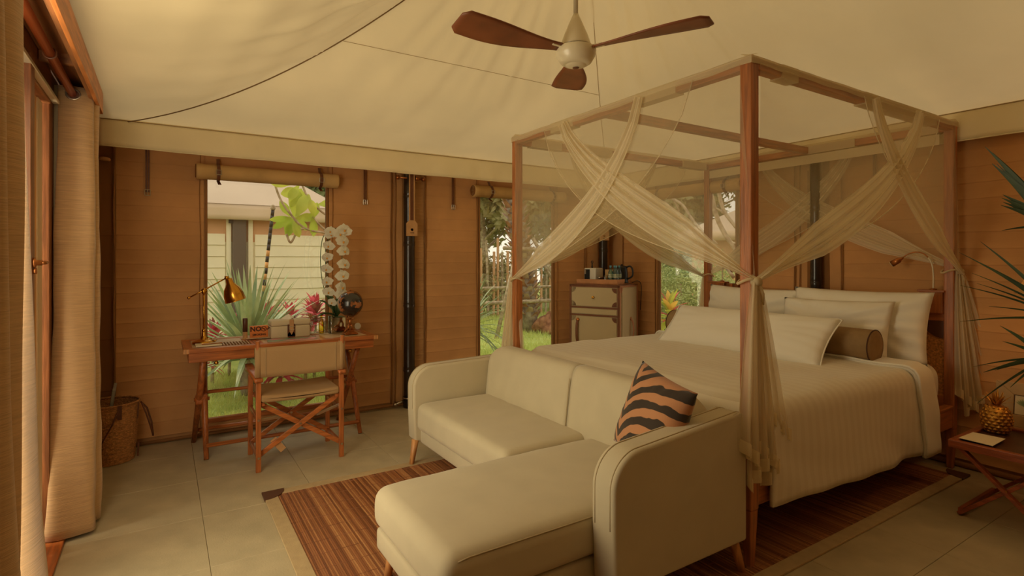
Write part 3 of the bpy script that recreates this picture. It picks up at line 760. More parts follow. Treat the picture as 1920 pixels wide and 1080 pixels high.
for yy in (1.702, 2.440):
    MB().tube([(xx, yy + (0 if abs(xx - 1.5) < .6 else .0), .425 - (0 if xx > .9 else (.9 - xx) ** 2 * 3)) for xx in np.linspace(.86, 2.1, 30)], .0028, 6).build('piping', pipe_m, sofa, world=True, smooth=True)
# back: two padded halves with rounded outer ends, leaning
def backhalf(ya, yb, end):
    mb = MB(); nu, nv = 30, 26
    yc = (ya + yb) / 2
    def f(u, v):
        y = ya + (yb - ya) * u
        e = (1 - u) if end < 0 else u   # distance fraction to the rounded end
        de = abs((ya if end < 0 else yb) - y)
        top = .815
        rr = .24 if end < 0 else .17
        if de < rr: top -= rr * (1 - math.sqrt(max(0, 1 - ((rr - de) / rr) ** 2))) * .75
        ang = v * 2 * PI
        # cross section (rounded slab): thickness .17, height from .30 to top
        zc = (.34 + top) / 2; hh = (top - .34) / 2; tw = .088
        if de < .05: tw *= .55 + .45 * math.sin(de / .05 * PI / 2)
        ds = min(abs(u), abs(1 - u)) if True else 0
        dseam = abs((yb if end < 0 else ya) - y)
        if dseam < .03: tw *= .93 + .07 * math.sin(dseam / .03 * PI / 2)
        cx = math.copysign(abs(math.cos(ang)) ** .55, math.cos(ang)); cz = math.copysign(abs(math.sin(ang)) ** .45, math.sin(ang))
        z = zc + hh * cz; lean = (z - .34) * .22
        x = 2.135 + lean * .55 + tw * cx
        if cx < 0: x += .003 * math.sin(y * 34 + z * 9) * (1 if z > .5 else .3) + .003 * math.sin(y * 13)
        return (x, y, z)
    mb.grid(f, nu, nv)
    # caps
    n = nv + 1
    c0 = len(mb.v); mb.add([f(0, .0)], []) if False else None
    base = 0
    mb.f.append(tuple(range(0, nv))); mb.m.append(0); mb.f.append(tuple(range(nu * n + nv - 1, nu * n - 1, -1))); mb.m.append(0)
    return mb.build('back_cushion', sofa_m, sofa, world=True, smooth=True)
backhalf(1.70, 2.64, -1); backhalf(2.643, 3.66, 1)
MB().tube([(2.045 + (z - .34) * .12 + .002, 2.6415, z) for z in np.linspace(.44, .74, 10)], .0025, 5).build('piping', pipe_m, sofa, world=True)
for x, y, dx_, dy in ((2.25, 1.62, .04, -.03), (1.52, 3.68, -.03, .0), (.90, 2.42, -.03, .02), (.90, 1.76, -.03, -.02), (2.24, 3.70, .03, .02)):
    MB().tube([(x, y, .18), (x + dx_, y + dy, .002)], [.026, .017], 14).build('leg', leg_m, sofa, world=True, smooth=True)

# pillow shape
def pillow(name, w, h, t, m, parent=None, n=26, bow=.06, wr=.006, seed=0, flange=None, pin=.0):
    r = random.Random(seed); ph = [r.uniform(0, 6) for _ in range(6)]
    mb = MB()
    for side in (1, -1):
        def f(u, v):
            a = u * 2 - 1; b = v * 2 - 1
            x = w / 2 * a * (1 - bow * (1 - b * b)); y = h / 2 * b * (1 - bow * 1.2 * (1 - a * a))
            q = max(0, (1 - abs(a) ** 3.2) * (1 - abs(b) ** 3.2)) ** .55
            z = side * t / 2 * q
            ang = math.atan2(b, a); rad = math.hypot(a, b)
            k = max(0, rad - .45) * q * 2
            z += side * wr * (k * math.sin(ang * 17 + ph[0]) + .8 * q * math.sin(a * 5 + b * 3 + ph[1]) + .5 * q * math.sin(a * 3 - b * 7 + ph[2]))
            return (x, y, z)
        mb.grid(f, n, n)
    o = mb.build(name, m, parent, smooth=True)
    bm = bmesh.new(); bm.from_mesh(o.data); bmesh.ops.remove_doubles(bm, verts=bm.verts, dist=.0006); bmesh.ops.recalc_face_normals(bm, faces=bm.faces); bm.to_mesh(o.data); bm.free()
    for p in o.data.polygons: p.use_smooth = True
    return o
def place(o, loc, nrm, up=(0, 0, 1), roll=0):
    """turn a flat thing lying in its xy plane so that its z faces nrm and its y points up"""
    z = Vector(nrm).normalized(); u = Vector(up); x = u.cross(z).normalized(); y = z.cross(x).normalized()
    M = Matrix((x, y, z)).transposed().to_4x4()
    o.matrix_world = Matrix.Translation(loc) @ M @ Matrix.Rotation(roll, 4, 'Z')
    return o
zp = pillow('zebra_cushion', .38, .43, .17, zebra_m, bow=.05, wr=.003, seed=3)
place(zp, (1.93, 1.81, .725), (-.97, .06, .25), roll=R(-13))
tag(zp, 'tan cushion with black tiger stripes leaning in the corner of the sofa', 'cushion')

# ================================================ BED
AX, AY, CX_, DY = 2.364, 1.604, 4.682, 3.641; HT = 2.431
bed = thing('four_poster_bed', 'brown wooden four poster canopy bed with rattan headboard', 'bed', (AX, AY, 0))
PW = .062
for x, y, lb in ((AX, AY, 0), (AX, DY, 0), (CX_, AY, 0), (CX_, DY, 0)):
    m = MB().bar((x, y, .28), (x, y, HT), PW, PW).bar((x, y, 0), (x, y, .28), .036, .036, w1=PW * .92, h1=PW * .92)
    m.build('post', teak_z, bed, world=True, bevel=.006)
for a, b, m in (((AX, AY), (AX, DY), teak_y), ((CX_, AY), (CX_, DY), teak_y), ((AX, AY), (CX_, AY), teak_x), ((AX, DY), (CX_, DY), teak_x), ((AX, (AY + DY) / 2), (CX_, (AY + DY) / 2), teak_x)):
    MB().bar((*a, HT - .03), (*b, HT - .03), .055, .055).build('canopy_rail', m, bed, world=True, bevel=.005)
for a, b, m in (((AX, AY), (CX_, AY), teak_x), ((AX, DY), (CX_, DY), teak_x), ((AX, AY), (AX, DY), teak_y)):
    MB().bar((*a, .36), (*b, .36), .045, .135).build('side_rail', m, bed, world=True, bevel=.005)
    MB().bar((*a, .435), (*b, .435), .058, .022).build('rail_cap', m, bed, world=True, bevel=.005)
MB().bar((AX, AY + .03, .285), (CX_, AY + .03, .285), .03, .03).build('side_rail', teak_x, bed, world=True, bevel=.004)
MB().box(AX + .02, AY + .02, .36, CX_ - .02, DY - .02, .40).build('slat_base', teak_x, bed, world=True)
hb = MB().box(4.655, AY + .03, .42, 4.684, DY - .03, .50).box(4.655, AY + .03, 1.03, 4.684, DY - .03, 1.085)
hb.box(4.655, AY + .17, .42, 4.684, AY + .20, 1.05).box(4.655, DY - .20, .42, 4.684, DY - .17, 1.05).box(4.655, 2.60, .42, 4.684, 2.65, 1.05)
hb.build('headboard_frame', teak_y, bed, world=True, bevel=.004)
for y0, y1 in ((AY + .03, AY + .175), (DY - .22, DY - .03)):
    MB().box(4.635, y0, 1.085, 4.705, y1, 1.245).build('lamp_box', teak_z, bed, world=True, bevel=.005)
    MB().box(4.63, y0 - .01, 1.235, 4.71, y1 + .01, 1.25).build('box_lid', teak_y, bed, world=True, bevel=.003)
for y0, y1 in ((AY + .03, AY + .17), (AY + .2, 2.6), (2.65, DY - .2), (DY - .17, DY - .03)):
    MB().box(4.664, y0, .5, 4.680, y1, 1.03).build('rattan_panel', rattan_m, bed, world=True)
for yc in (AY + .03,):
    pts = [(yc + .0, 1.03), (yc + .13, 1.03)] + [(yc + .0 + .13 * math.cos(a), 1.03 - .12 * math.sin(a)) for a in np.linspace(.15, PI / 2, 10)]
    MB().prism(pts, 0, 4.655, 4.668).build('corner_inlay', rug_corner, bed, world=True)
MB().box(4.66, DY - .36, 1.085, 4.70, DY - .23, 1.235).build('dark_panel', dkwood_z, bed, world=True)
MB().box(4.65, DY - .30, 1.085, 4.665, DY - .275, 1.235).build('slat', teak_z, bed, world=True)

def gooseneck(base, pts, head_dir, label):
    t = thing('reading_lamp', label, 'lamp', base, 0, 'gooseneck reading lamps on the headboard')
    P = cr_pts([(0, 0, .003)] + pts, 8)
    n = len(P); k = max(2, int(n * .42))
    MB().tube(P[:k + 1], .0055, 8).build('white_sleeve', white_p, t, smooth=True)
    MB().tube(P[k:], .0045, 8).build('gooseneck', bronze_m, t, smooth=True)
    MB().lathe([(.022, 0), (.022, .008), (.008, .012)], (0, 0, 0), 14).build('lamp_base', bronze_m, t, smooth=True)
    e = Vector(P[-1]); d = Vector(head_dir).normalized()
    MB().tube([e - d * .01, e + d * .01, e + d * .02, e + d * .075], [.008, .012, .021, .023], 14).build('lamp_head', bronze_m, t, smooth=True)
    MB().tube([e + d * .076, e + d * .079], [.020, .020], 14).build('lens', white_p, t)
gooseneck((4.665, 1.70, 1.25), [(0, 0, .12), (-.005, .012, .20), (-.01, .05, .255), (-.02, .10, .272), (-.03, .15, .255), (-.035, .185, .225)], (-.1, .75, -.5), 'gooseneck reading lamp at the right end of the headboard')
gooseneck((4.665, 3.46, 1.25), [(0, 0, .12), (-.005, -.012, .17), (-.01, -.05, .20), (-.02, -.08, .19), (-.03, -.10, .165)], (-.1, -.6, -.7), 'gooseneck reading lamp at the left end of the headboard, by the window')

# mattress
def mf(p):
    x, y, z = p
    b = .02 * (1 - (z / .15) ** 2)
    if abs(y) > .8: y += math.copysign(b, y)
    z += .004 * math.sin(x * 5 + y * 4)
    return (x, y, z)
mt = MB().rbox((3.53, 2.622, .585), (2.20, 1.94, .30), .085, 5, 16, mf).build('mattress', sheet_m, smooth=True)
tag(mt, 'thick mattress in a white fitted sheet on the four poster bed', 'mattress')

# duvet
def drape_section(s, ztop, zlow, y0, y1, r=.08):
    """arc-length walk over the bed cross section; s in 0..1 from the near hem over the top to the far hem"""
    a = ztop - r - zlow; L = [a, r * PI / 2, (y1 - y0) - 2 * r, r * PI / 2, a]; T = sum(L); d = s * T
    if d < L[0]: return y0, zlow + d, 0
    d -= L[0]
    if d < L[1]: t = d / r; return y0 + r - r * math.cos(t), ztop - r + r * math.sin(t), .5
    d -= L[1]
    if d < L[2]: return y0 + r + d, ztop, 1
    d -= L[2]
    if d < L[3]: t = d / r; return y1 - r + r * math.sin(t), ztop - r + r * math.cos(t), .5
    d -= L[3]; return y1, ztop - r - d, 0
def duvet_fn(xa, xb, lift, fold=False):
    def f(u, v):
        x = xa + (xb - xa) * u
        zl = .285 - .06 * (x - 2.5) / 1.6 + .006 * math.sin(x * 5) + .004 * math.sin(x * 17)
        if fold: zl -= .015
        y, z, top = drape_section(v, .762 + lift, zl, 1.560 - lift - (.0 if not fold else .006), 3.69 + lift)
        h = max(0, min(1, (.70 - z) / .4))          # how far down the side
        near = 1 if y < 2.6 else -1
        y -= near * h * (.022 + .014 * math.sin(x * 4.3 + z * 3) + .007 * math.sin(x * 11 + z * 8 + 2 * math.sin(x * 3)) + .004 * math.sin(z * 26 + x * 6 + 2 * math.sin(x * 5)))
        if top == 1: z += .006 * math.sin(x * 5 + y * 3) + .004 * math.sin(x * 13 - y * 5) + .003 * math.sin(y * 17 + x * 3)
        # slant towards the head end lower down
        x += (.06 if fold else .05) * h * (u if not fold else 1) * (1 if near > 0 else 0)
        if u < .08 and not fold: z -= (.08 - u) ** 2 * 14 * (top > 0)
        return (x, y, z)
    return f
dv = thing('duvet', 'satin striped duvet over the bed with its head end folded back', 'duvet', (2.46, 1.55, 0))
MB().grid(duvet_fn(2.46, 4.02, 0.0), 70, 90).build('duvet_cover', duvet_m, dv, smooth=True, solid=.018, world=True)
MB().grid(duvet_fn(3.99, 4.21, .014, True), 20, 90).build('folded_edge', sheet_m, dv, smooth=True, solid=.022, world=True)
f2 = duvet_fn(3.99, 4.21, .028, True)
MB().tube([f2(0, v) for v in np.linspace(0.005, .995, 90)], .008, 6).build('piping', pillow_m, dv, smooth=True, world=True)

pl = lambda nm, w, h, t, seed, lab, loc, n, roll=0, wr=.007, bow=.05: tag(place(pillow(nm, w, h, t, pillow_m, seed=seed, wr=wr, bow=bow), loc, n, roll=roll), lab, 'pillow', 'white pillows on the bed')
pl('pillow', 1.00, .52, .22, 11, 'large white pillow standing against the right half of the headboard', (4.47, 2.14, .985), (-1, 0, .22), wr=.014)
pl('pillow', .90, .52, .22, 12, 'large white pillow standing against the left half of the headboard', (4.47, 3.05, .965), (-1, 0, .24), R(-1), wr=.014)
pl('pillow', .82, .44, .17, 13, 'white pillow leaning in front of the right headboard pillow', (4.29, 2.22, .955), (-1, 0, .34), R(1), wr=.014)
bo = thing('bolster', 'brown cylindrical bolster with dark piping lying in front of the pillows', 'bolster', (4.08, 2.69, .875))
MB().lathe([(.0, -.87), (.06, -.876), (.108, -.872), (.113, -.862), (.115, -.4), (.115, .4), (.113, .862), (.108, .872), (.06, .876), (0, .87)], (0, 0, 0), 36, axis=1, cap=False).build('bolster_body', bolster_m, bo, smooth=True)
for s in (-1, 1): MB().tube([(.112 * math.cos(a), s * .868, .112 * math.sin(a)) for a in np.linspace(0, 2 * PI, 40)], .0045, 6, cap=False).build('piping', bolster_p, bo, smooth=True)
fp = thing('pillow', 'long white pillow with piped edge in front of the brown bolster', 'pillow', (0, 0, 0), group='white pillows on the bed')
pb = pillow('pillow_body', 1.42, .42, .17, pillow_m, fp, seed=5, wr=.006, bow=.04)
def pp(t):
    k = t * 4; s = int(k) % 4; q = (k % 1) * 2 - 1
    a, b = [(q, -1), (1, q), (-q, 1), (-1, -q)][s]
    return (1.42 / 2 * a * (1 - .04 * (1 - b * b)), .42 / 2 * b * (1 - .048 * (1 - a * a)), 0)
MB().tube([pp(t) for t in np.linspace(0, .9999, 80)], .005, 6, cap=False).build('piping', sheet_m, fp, smooth=True)
place(fp, (3.80, 2.67, .905), (-.72, 0, .70))

# ------------------------------------------------ netting
net = thing('bed_net', 'sheer cream mosquito netting draped and tied on the bed posts', 'net', (AX, AY, 0))
off = .035
def side_pt(side, s, z):
    """s = distance along the side from its first corner; sides lie just outside the frame"""
    if side == 'AB': return Vector((AX - off, AY + s, z))
    if side == 'AC': return Vector((AX + s, AY - off, z))
    if side == 'CD': return Vector((CX_ + off - .0, AY + s, z))
    if side == 'BD': return Vector((AX + s, DY + off, z))
LEN = {'AB': DY - AY, 'CD': DY - AY, 'AC': CX_ - AX, 'BD': CX_ - AX}
ztop = HT + .012
KN = {'A': (AX - .012, AY - .045, 1.365), 'B': (AX - .02, DY + .035, 1.31), 'C': (CX_ + .01, AY - .05, 1.385), 'D': (CX_ + .0, DY + .04, 1.31)}
def panel(side, corner, s_from, s_to, b0, b1, sag, nb=16, knot_r=.02, seed=0, bsag=None):
    """net hung from s_from (at the post) to s_to on the top rail and gathered to the knot; b0..b1 = dense gathered band"""
    K = Vector(KN[corner]); r = random.Random(seed); out = Vector((-1, 0, 0)) if side in ('AB',) else Vector((0, -1, 0)) if side == 'AC' else Vector((1, 0, 0)) * .3 if side == 'CD' else Vector((0, 1, 0))
    mb = MB(); ph = r.uniform(0, 6)
    def surf(s, t, amp, fr, sg):
        P = side_pt(side, s, ztop - .04)
        q = P.lerp(K, t)
        q.z -= sg * math.sin(PI * t ** .6) * (abs(s - s_from) / max(.01, abs(s_to - s_from)))
        w = amp * math.sin(s * fr + ph) * (1 - t) * min(1, t * 6 + .2)
        sp = knot_r * ((s - min(s_from, s_to)) / abs(s_to - s_from) - .5)
        q += out * (w + .005); q.z += sp * 2 * t
        return q
    n1 = 40
    mb.grid(lambda u, v: surf(s_from + (s_to - s_from) * u, v, .010, 40, sag), n1, 24, 0, lambda u, v: u * 30)
    # gathered band: many pleats, opaque
    def band(c0, c1, sg, m_):
        def f(u, v):
            wd = 1 + 2.2 * math.sin(PI * min(1, v)) ** 1.0
            s = (c0 + c1) / 2 + (c1 - c0) * (u - .5)
            q = surf(s, v, 0, 1, sg)
            cc = surf((c0 + c1) / 2, v, 0, 1, sg)
            q = cc + (q - cc) * 1.0
            dirv = surf((c0 + c1) / 2, min(1, v + .02), 0, 1, sg) - surf((c0 + c1) / 2, max(0, v - .02), 0, 1, sg); dirv.normalize()
            nrm = out.cross(dirv).normalized()
            if nrm.z < 0: nrm = -nrm
            q = cc + nrm * ((u - .5) * (.07 + .13 * math.sin(PI * v) ** .9) * (1 - .75 * max(0, v - .7) / .3)) * m_
            q += out * (.007 * math.sin(u * 40 + seed) * (1 - .3 * v) + .010 * math.sin(u * 17 + 1) + .012)
            return q
        mb.grid(f, 60, 30, 1, lambda u, v: u * 11 + seed * 3 + 1)
    band(b0, b1, bsag if bsag is not None else sag, 1.0)
    # hem along the free edge
    E = [surf(s_to, t, .010, 40, sag) for t in np.linspace(0, 1, 26)]
    mb.tube(E, .0026, 5, mi=1)
    return mb.build('net_drape', [net_m, net_band], net, smooth=True, world=True, recalc=False)
LA = LEN['AB']; LC = LEN['AC']
panel('AB', 'A', 0.02, 1.62, 1.30, 1.46, .30, seed=1, bsag=.16)
panel('AB', 'B', LA - .02, .30, .60, .74, .26, seed=2, bsag=.30)
panel('AC', 'A', 0.02, 2.02, 1.62, 1.80, .28, seed=3, bsag=.24)
panel('AC', 'C', LC - .02, 1.02, 1.04, 1.20, .12, seed=4, bsag=.15)
panel('BD', 'B', 0.02, 2.05, 1.50, 1.70, .22, seed=5, bsag=.22)
panel('BD', 'D', LC - .02, .35, .50, .70, .25, seed=6, bsag=.26)
panel('CD', 'C', 0.02, 1.75, 1.40, 1.55, .22, seed=7, bsag=.22)
panel('CD', 'D', LA - .02, .30, .60, .75, .22, seed=8, bsag=.24)
# edge band over the top rails, and the sleeves that wrap the rails
for a, b in (('AB', 0), ('AC', 0), ('CD', 0), ('BD', 0)):
    L = LEN[a]
    def f(u, v, a=a, L=L):
        p = side_pt(a, -off + u * (L + 2 * off), 0)
        z = ztop + .008 - v * .056 + .003 * math.sin(u * 40) * v
        inn = Vector((1, 0, 0)) if a == 'AB' else Vector((0, 1, 0)) if a == 'AC' else Vector((-1, 0, 0)) if a == 'CD' else Vector((0, -1, 0))
        p = p + inn * (.06 * max(0, 1 - v * 3)); p.z = z; return p
    MB().grid(f, 60, 6).build('edge_band', net_top, net, smooth=True, world=True, recalc=False)
def sleeve(a, s0, s1):
    p0 = side_pt(a, s0, HT - .03); p1 = side_pt(a, s1, HT - .03)
    inn = Vector((1, 0, 0)) if a == 'AB' else Vector((0, 1, 0)) if a == 'AC' else Vector((-1, 0, 0)) if a == 'CD' else Vector((0, -1, 0))
    p0 = p0 + inn * off; p1 = p1 + inn * off
    MB().bar(p0, p1, .068, .068).build('rail_sleeve', net_top, net, world=True)
for a, s0, s1 in (('AB', .42, .72), ('AB', 1.30, 1.55), ('AC', .22, .36), ('AC', 1.05, 2.0), ('BD', .12, .42), ('BD', .62, .98), ('BD', 1.9, 2.25), ('CD', .06, .20), ('CD', .62, 1.0)):
    sleeve(a, s0, s1)
# flat net over the canopy top
MB().grid(lambda u, v: (AX + (CX_ - AX) * u, AY + (DY - AY) * v, ztop + .004 - .012 * math.sin(PI * u) * math.sin(PI * v)), 20, 20).build('top_net', netmat('top_sheer', (220, 200, 155), .07), net, smooth=True, world=True, recalc=False)
# far valance strip inside the head side (visible as pale band)
def vf(u, v):
    return (CX_ - .045, AY + .05 + u * (DY - AY - .1), HT - .075 - v * .075)
MB().grid(vf, 40, 3).build('head_valance', hem_band, net, smooth=True, world=True, recalc=False)
# ties and tails
def tail(corner, zb, dirx, w0, w1, hems, seed, lean=0.0, zs=None):
    K = Vector(KN[corner]); d = Vector(dirx).normalized(); o = Vector((-d.y, d.x, 0)); mb = MB(); r = random.Random(seed)
    n = 5
    for k in range(n):
        c = (k / (n - 1) - .5); z1 = zb + hems[k % len(hems)]
        wk = (w1 * .40)
        phs = r.uniform(0, 6)
        def f(u, v, c=c, z1=z1, phs=phs, k=k):
            z = K.z + (z1 - K.z) * v; e = v ** .8
            w = w0 * .5 + (wk - w0 * .5) * e
            s = c * (w0 * .4 + (w1 - w0) * e) + (u - .5) * w + lean * v
            zz = z + (u - .5) * .10 * v * (1 if k % 2 else -1)
            p = K + d * s + o * (.020 * math.sin(u * 14 + phs) * (.3 + e) + (k - 2) * .011 * (.3 + e)); p.z = zz; return p
        mb.grid(f, 26, 26, 0, lambda u, v, k=k: u * 9 + k * 7 + 1)
        def h(u, v, f=f): 
            p = f(u, 1.0); q = f(u, .93); dz = .06
            return (p.x - o.x * .004, p.y - o.y * .004 - .004, p.z + dz * (1 - v))
        mb.grid(h, 26, 1, 1)
    return mb.build('net_tail', [net_tail, hem_band], net, smooth=True, world=True, recalc=False)
tail('A', .43, (.86, -.1, 0), .07, .30, (.12, .02, .09, .0, .20), 1, lean=.05)
tail('B', .42, (-.2, 1, 0), .06, .22, (.1, .02, .05), 2, lean=.02)
tail('C', .38, (.70, -.60, 0), .06, .27, (.10, .05, .0, .12, .03), 3, lean=.13)
tail('D', .45, (.3, 1, 0), .06, .18, (.1, .05), 4)
for c in 'ABCD':
    K = Vector(KN[c]); px = AX if c in 'AB' else CX_; py = AY if c in 'AC' else DY
    rr = .052
    MB().tube([(px + rr * math.cos(a), py + rr * math.sin(a), K.z + .012 * math.sin(a * 2)) for a in np.linspace(0, 2 * PI, 24)], .007, 6, cap=False).tube([K, K + Vector((.02, -.02, -.06)), K + Vector((.03, -.015, -.11))], [.012, .009, .005], 8).rbox(K, (.05, .05, .045), .02, 3).build('tie', hem_band if False else net_top, net, smooth=True, world=True)
# ================================================ DESK
desk = thing('folding_desk', 'reddish wooden folding desk with inset panels and crossed legs', 'desk', (.12, 4.52, 0))
X0, X1, Y0, Y1, ZT = .12, 1.53, 4.52, 5.11, .825
T = MB()
b = lambda n, m, a, c, bev=.003: MB().box(*a, *c).build(n, m, desk, world=True, bevel=bev)
xs = [X0, X0 + .47, X0 + .94, X1]
for k in range(3):
    a, c = xs[k] + (.001 if k else 0), xs[k + 1] - (.001 if k < 2 else 0)
    b('top_rail', desk_x, (a, Y0, ZT - .028), (c, Y0 + .075, ZT)); b('top_rail', desk_x, (a, Y1 - .075, ZT - .028), (c, Y1, ZT))
    b('top_stile', desk_y, (a, Y0 + .075, ZT - .028), (a + .06, Y1 - .075, ZT)); b('top_stile', desk_y, (c - .06, Y0 + .075, ZT - .028), (c, Y1 - .075, ZT))
    b('inset_panel', desk_in, (a + .06, Y0 + .075, ZT - .024), (c - .06, Y1 - .075, ZT - .004), 0)
for x in (X0, X1):
    for y in (Y0, Y1):
        sx = 1 if x == X0 else -1; sy = 1 if y == Y0 else -1
        b('corner_cap', leg_m, (min(x - sx * .002, x + sx * .035), min(y - sy * .002, y + sy * .035), ZT - .030), (max(x - sx * .002, x + sx * .035), max(y - sy * .002, y + sy * .035), ZT + .001), .002)
b('apron', desk_x, (X0 + .03, Y0 + .02, ZT - .098), (X0 + .46, Y0 + .04, ZT - .028)); b('apron', desk_x, (X0 + .465, Y0 + .02, ZT - .098), (X1 - .03, Y0 + .04, ZT - .028))
b('apron', desk_x, (X0 + .03, Y1 - .04, ZT - .098), (X1 - .03, Y1 - .02, ZT - .028))
b('apron', desk_y, (X0 + .03, Y0 + .04, ZT - .098), (X0 + .05, Y1 - .04, ZT - .028)); b('apron', desk_y, (X1 - .05, Y0 + .04, ZT - .098), (X1 - .03, Y1 - .04, ZT - .028))
for x0_, x1_ in ((.245, .215), (1.38, 1.36)):
    s = 1
    MB().tube([(x0_, Y0 + .07, .727), (x0_ - .015, (Y0 + Y1) / 2, .40), (x1_ - .01, Y1 - .02, .002)], [.021, .024, .018], 14).build('leg', desk_z, desk, world=True, smooth=True)
    MB().tube([(x0_ + .02, Y1 - .07, .727), (x0_ + .02, (Y0 + Y1) / 2, .40), (x0_ + .02, Y0 + .07, .002)], [.021, .024, .017], 14).build('leg', desk_z, desk, world=True, smooth=True)
    MB().tube([(x0_ - .05, (Y0 + Y1) / 2, .40), (x0_ + .055, (Y0 + Y1) / 2, .40)], .014, 10).rbox((x0_ + .0, (Y0 + Y1) / 2, .40), (.085, .05, .08), .015, 2).build('pivot_bracket', desk_y, desk, world=True, smooth=True)
MB().tube([(.26, 4.86, .44), (1.38, 4.86, .44)], .014, 10).build('stretcher', desk_x, desk, world=True, smooth=True)
MB().tube([(.265, 4.60, .10), (1.39, 4.60, .10)], .015, 10).build('stretcher', desk_x, desk, world=True, smooth=True)
MB().tube([(.215, 5.07, .10), (1.36, 5.07, .10)], .015, 10).build('stretcher', desk_x, desk, world=True, smooth=True)
for x in (.33, 1.32): MB().lathe([(.0, 0), (.014, .003), (.016, .015), (.009, .025), (.012, .04)], (x, 4.60, ZT - .135), 12).build('hinge_knob', brass_m, desk, world=True, smooth=True)

# ---- things on the desk
lamp = thing('desk_lamp', 'polished brass desk lamp with swing arm at the left end of the desk', 'lamp', (.262, 4.82, ZT))
MB().lathe([(.0, 0), (.078, 0), (.08, .006), (.078, .016), (.06, .022), (.03, .032), (.016, .06), (.012, .085), (.010, .09)], (0, 0, 0), 30).build('lamp_base', brass_m, lamp, smooth=True)
MB().lathe([(.008, .08), (.008, .385)], (0, 0, 0), 14).lathe([(.008, .085), (.014, .09), (.014, .105), (.008, .11)], (0, 0, 0), 14).build('pole', brass_m, lamp, smooth=True)
MB().lathe([(.0, .375), (.013, .38), (.015, .40), (.012, .418), (0, .425)], (0, 0, 0), 14).tube([(-.02, 0, .402), (.02, 0, .402)], .011, 10).build('joint', brass_m, lamp, smooth=True)
MB().tube([(-.105, -.01, .350), (.0, -.005, .408), (.155, 0, .50)], [.005, .0055, .005], 10).lathe([(.0, -.012), (.011, -.006), (.011, .006), (0, .012)], (-.10, -.01, .352), 10).build('swing_arm', brass_m, lamp, smooth=True)
MB().tube([(.14, -.012, .50), (.17, -.012, .50)], .014, 12).tube([(.155, 0, .50), (.165, 0, .475)], .012, 10).build('joint', brass_m, lamp, smooth=True)
sh = MB().lathe([(.016, 0), (.020, -.004), (.024, -.035), (.030, -.045), (.050, -.075), (.062, -.115), (.066, -.158), (.068, -.160)], (0, 0, 0), 30, cap=False)
Mx = Matrix.Translation((.168, 0, .495)) @ Matrix.Rotation(R(-16), 4, 'Y') @ Matrix.Scale(1.15, 4)
shade = sh.xf(Mx).build('lamp_shade', brass_m, lamp, smooth=True, solid=.002)
MB().lathe([(.064, -.157), (.058, -.115), (.046, -.076), (.02, -.05)], (0, 0, 0), 30, cap=False).xf(Mx).build('inner_lining', brass_in, shade, smooth=True)
MB().tube([(.05, -.03, .02), (.075, -.05, .02), (.085, -.04, .024)], .004, 6).tube([(.055, -.015, .03), (.02, -.01, .045)], .004, 6).build('switch', brass_m, lamp, smooth=True)
pd = tag(MB().box(.20, 4.62, ZT, .37, 4.76, ZT + .010).build('notepad', paper_m, bevel=.002), 'cream notepad lying under the edge of the brass lamp', 'notepad')
MB().tube([(.24, 4.655, ZT + .014), (.375, 4.67, ZT + .014)], .004, 8).build('pencil', bronze_m, pd)
mt_ = thing('place_mat', 'woven grey mat on the left part of the desk', 'mat', (.38, 4.62, ZT))
for k in range(20): MB().box(k * .0105 - .02, -.02, .0005, k * .0105 - .013, .16, .0035).build('mat_rib', canvas_dark if k % 2 else desk_in, mt_)
tc_ = thing('torch', 'small upright torch with brown cap and pale foot on the desk', 'torch', (.555, 4.88, ZT))
MB().lathe([(.0, 0), (.031, 0), (.031, .006), (.018, .010), (.018, .062)], (0, 0, 0), 20).build('foot', leather_tan, tc_, smooth=True)
MB().lathe([(.019, .062), (.019, .165), (.016, .17), (0, .17)], (0, 0, 0), 20).build('cap', rug_corner, tc_, smooth=True)
sg = thing('no_smoking_sign', 'small wooden block sign reading NO SMOKING beside the tissue box', 'sign', (.655, 4.87, ZT), R(3))
MB().box(-.068, -.012, 0, .068, .012, .105).build('sign_block', mat('sign_wood', (222, 130, 62), .5, var=.15, vscale=10), sg, bevel=.003)
MB().box(-.10, -.05, 0, .085, .03, .006).build('plinth', desk_in, sg, bevel=.002)
for v in sg.children[0:1]: v.location.z = .006
def text(s, size, parent, loc, m, rot=(PI / 2, 0, 0), ext=.0008, bold=0):
    c = bpy.data.curves.new('lettering', 'FONT'); c.body = s; c.size = size; c.extrude = ext; c.align_x = 'CENTER'; c.align_y = 'CENTER'; c.offset = bold; c.resolution_u = 2
    o = bpy.data.objects.new('lettering', c); COL.objects.link(o); o.parent = parent; o.location = loc; o.rotation_euler = rot; c.materials.append(m)
    me = bpy.data.meshes.new_from_object(o); n = bpy.data.objects.new('lettering', me); COL.objects.link(n); n.parent = parent; n.location = loc; n.rotation_euler = rot; bpy.data.objects.remove(o); return n
dark_ink = mat('dark_ink', (70, 38, 20), .7)
text('NO', .052, sg, (-.026, -.0135, .078), dark_ink, bold=.002); text('SMOKING', .0225, sg, (0, -.0135, .033), dark_ink, bold=.0006)
ic = MB().tube([(.034 + .019 * math.cos(a), -.0135, .078 + .019 * math.sin(a)) for a in np.linspace(0, 2 * PI, 24)], .0024, 5, cap=False).tube([(.021, -.0135, .091), (.047, -.0135, .065)], .0024, 5).box(.022, -.0145, .0755, .044, -.0125, .0805)
ic.build('no_smoking_symbol', dark_ink, sg)
tb = thing('tissue_box', 'pale canvas tissue chest with brown leather strap and buckle', 'tissue box', (.885, 4.86, ZT))
mb_cream = mat('cream_canvas_box', (206, 190, 154), .7, bump=.1, bscale=150)
MB().rbox((0, 0, .05), (.305, .165, .10), .012, 3).build('box_body', mb_cream, tb, smooth=True)
MB().rbox((0, 0, .123), (.309, .169, .045), .014, 3).build('lid', mb_cream, tb, smooth=True)
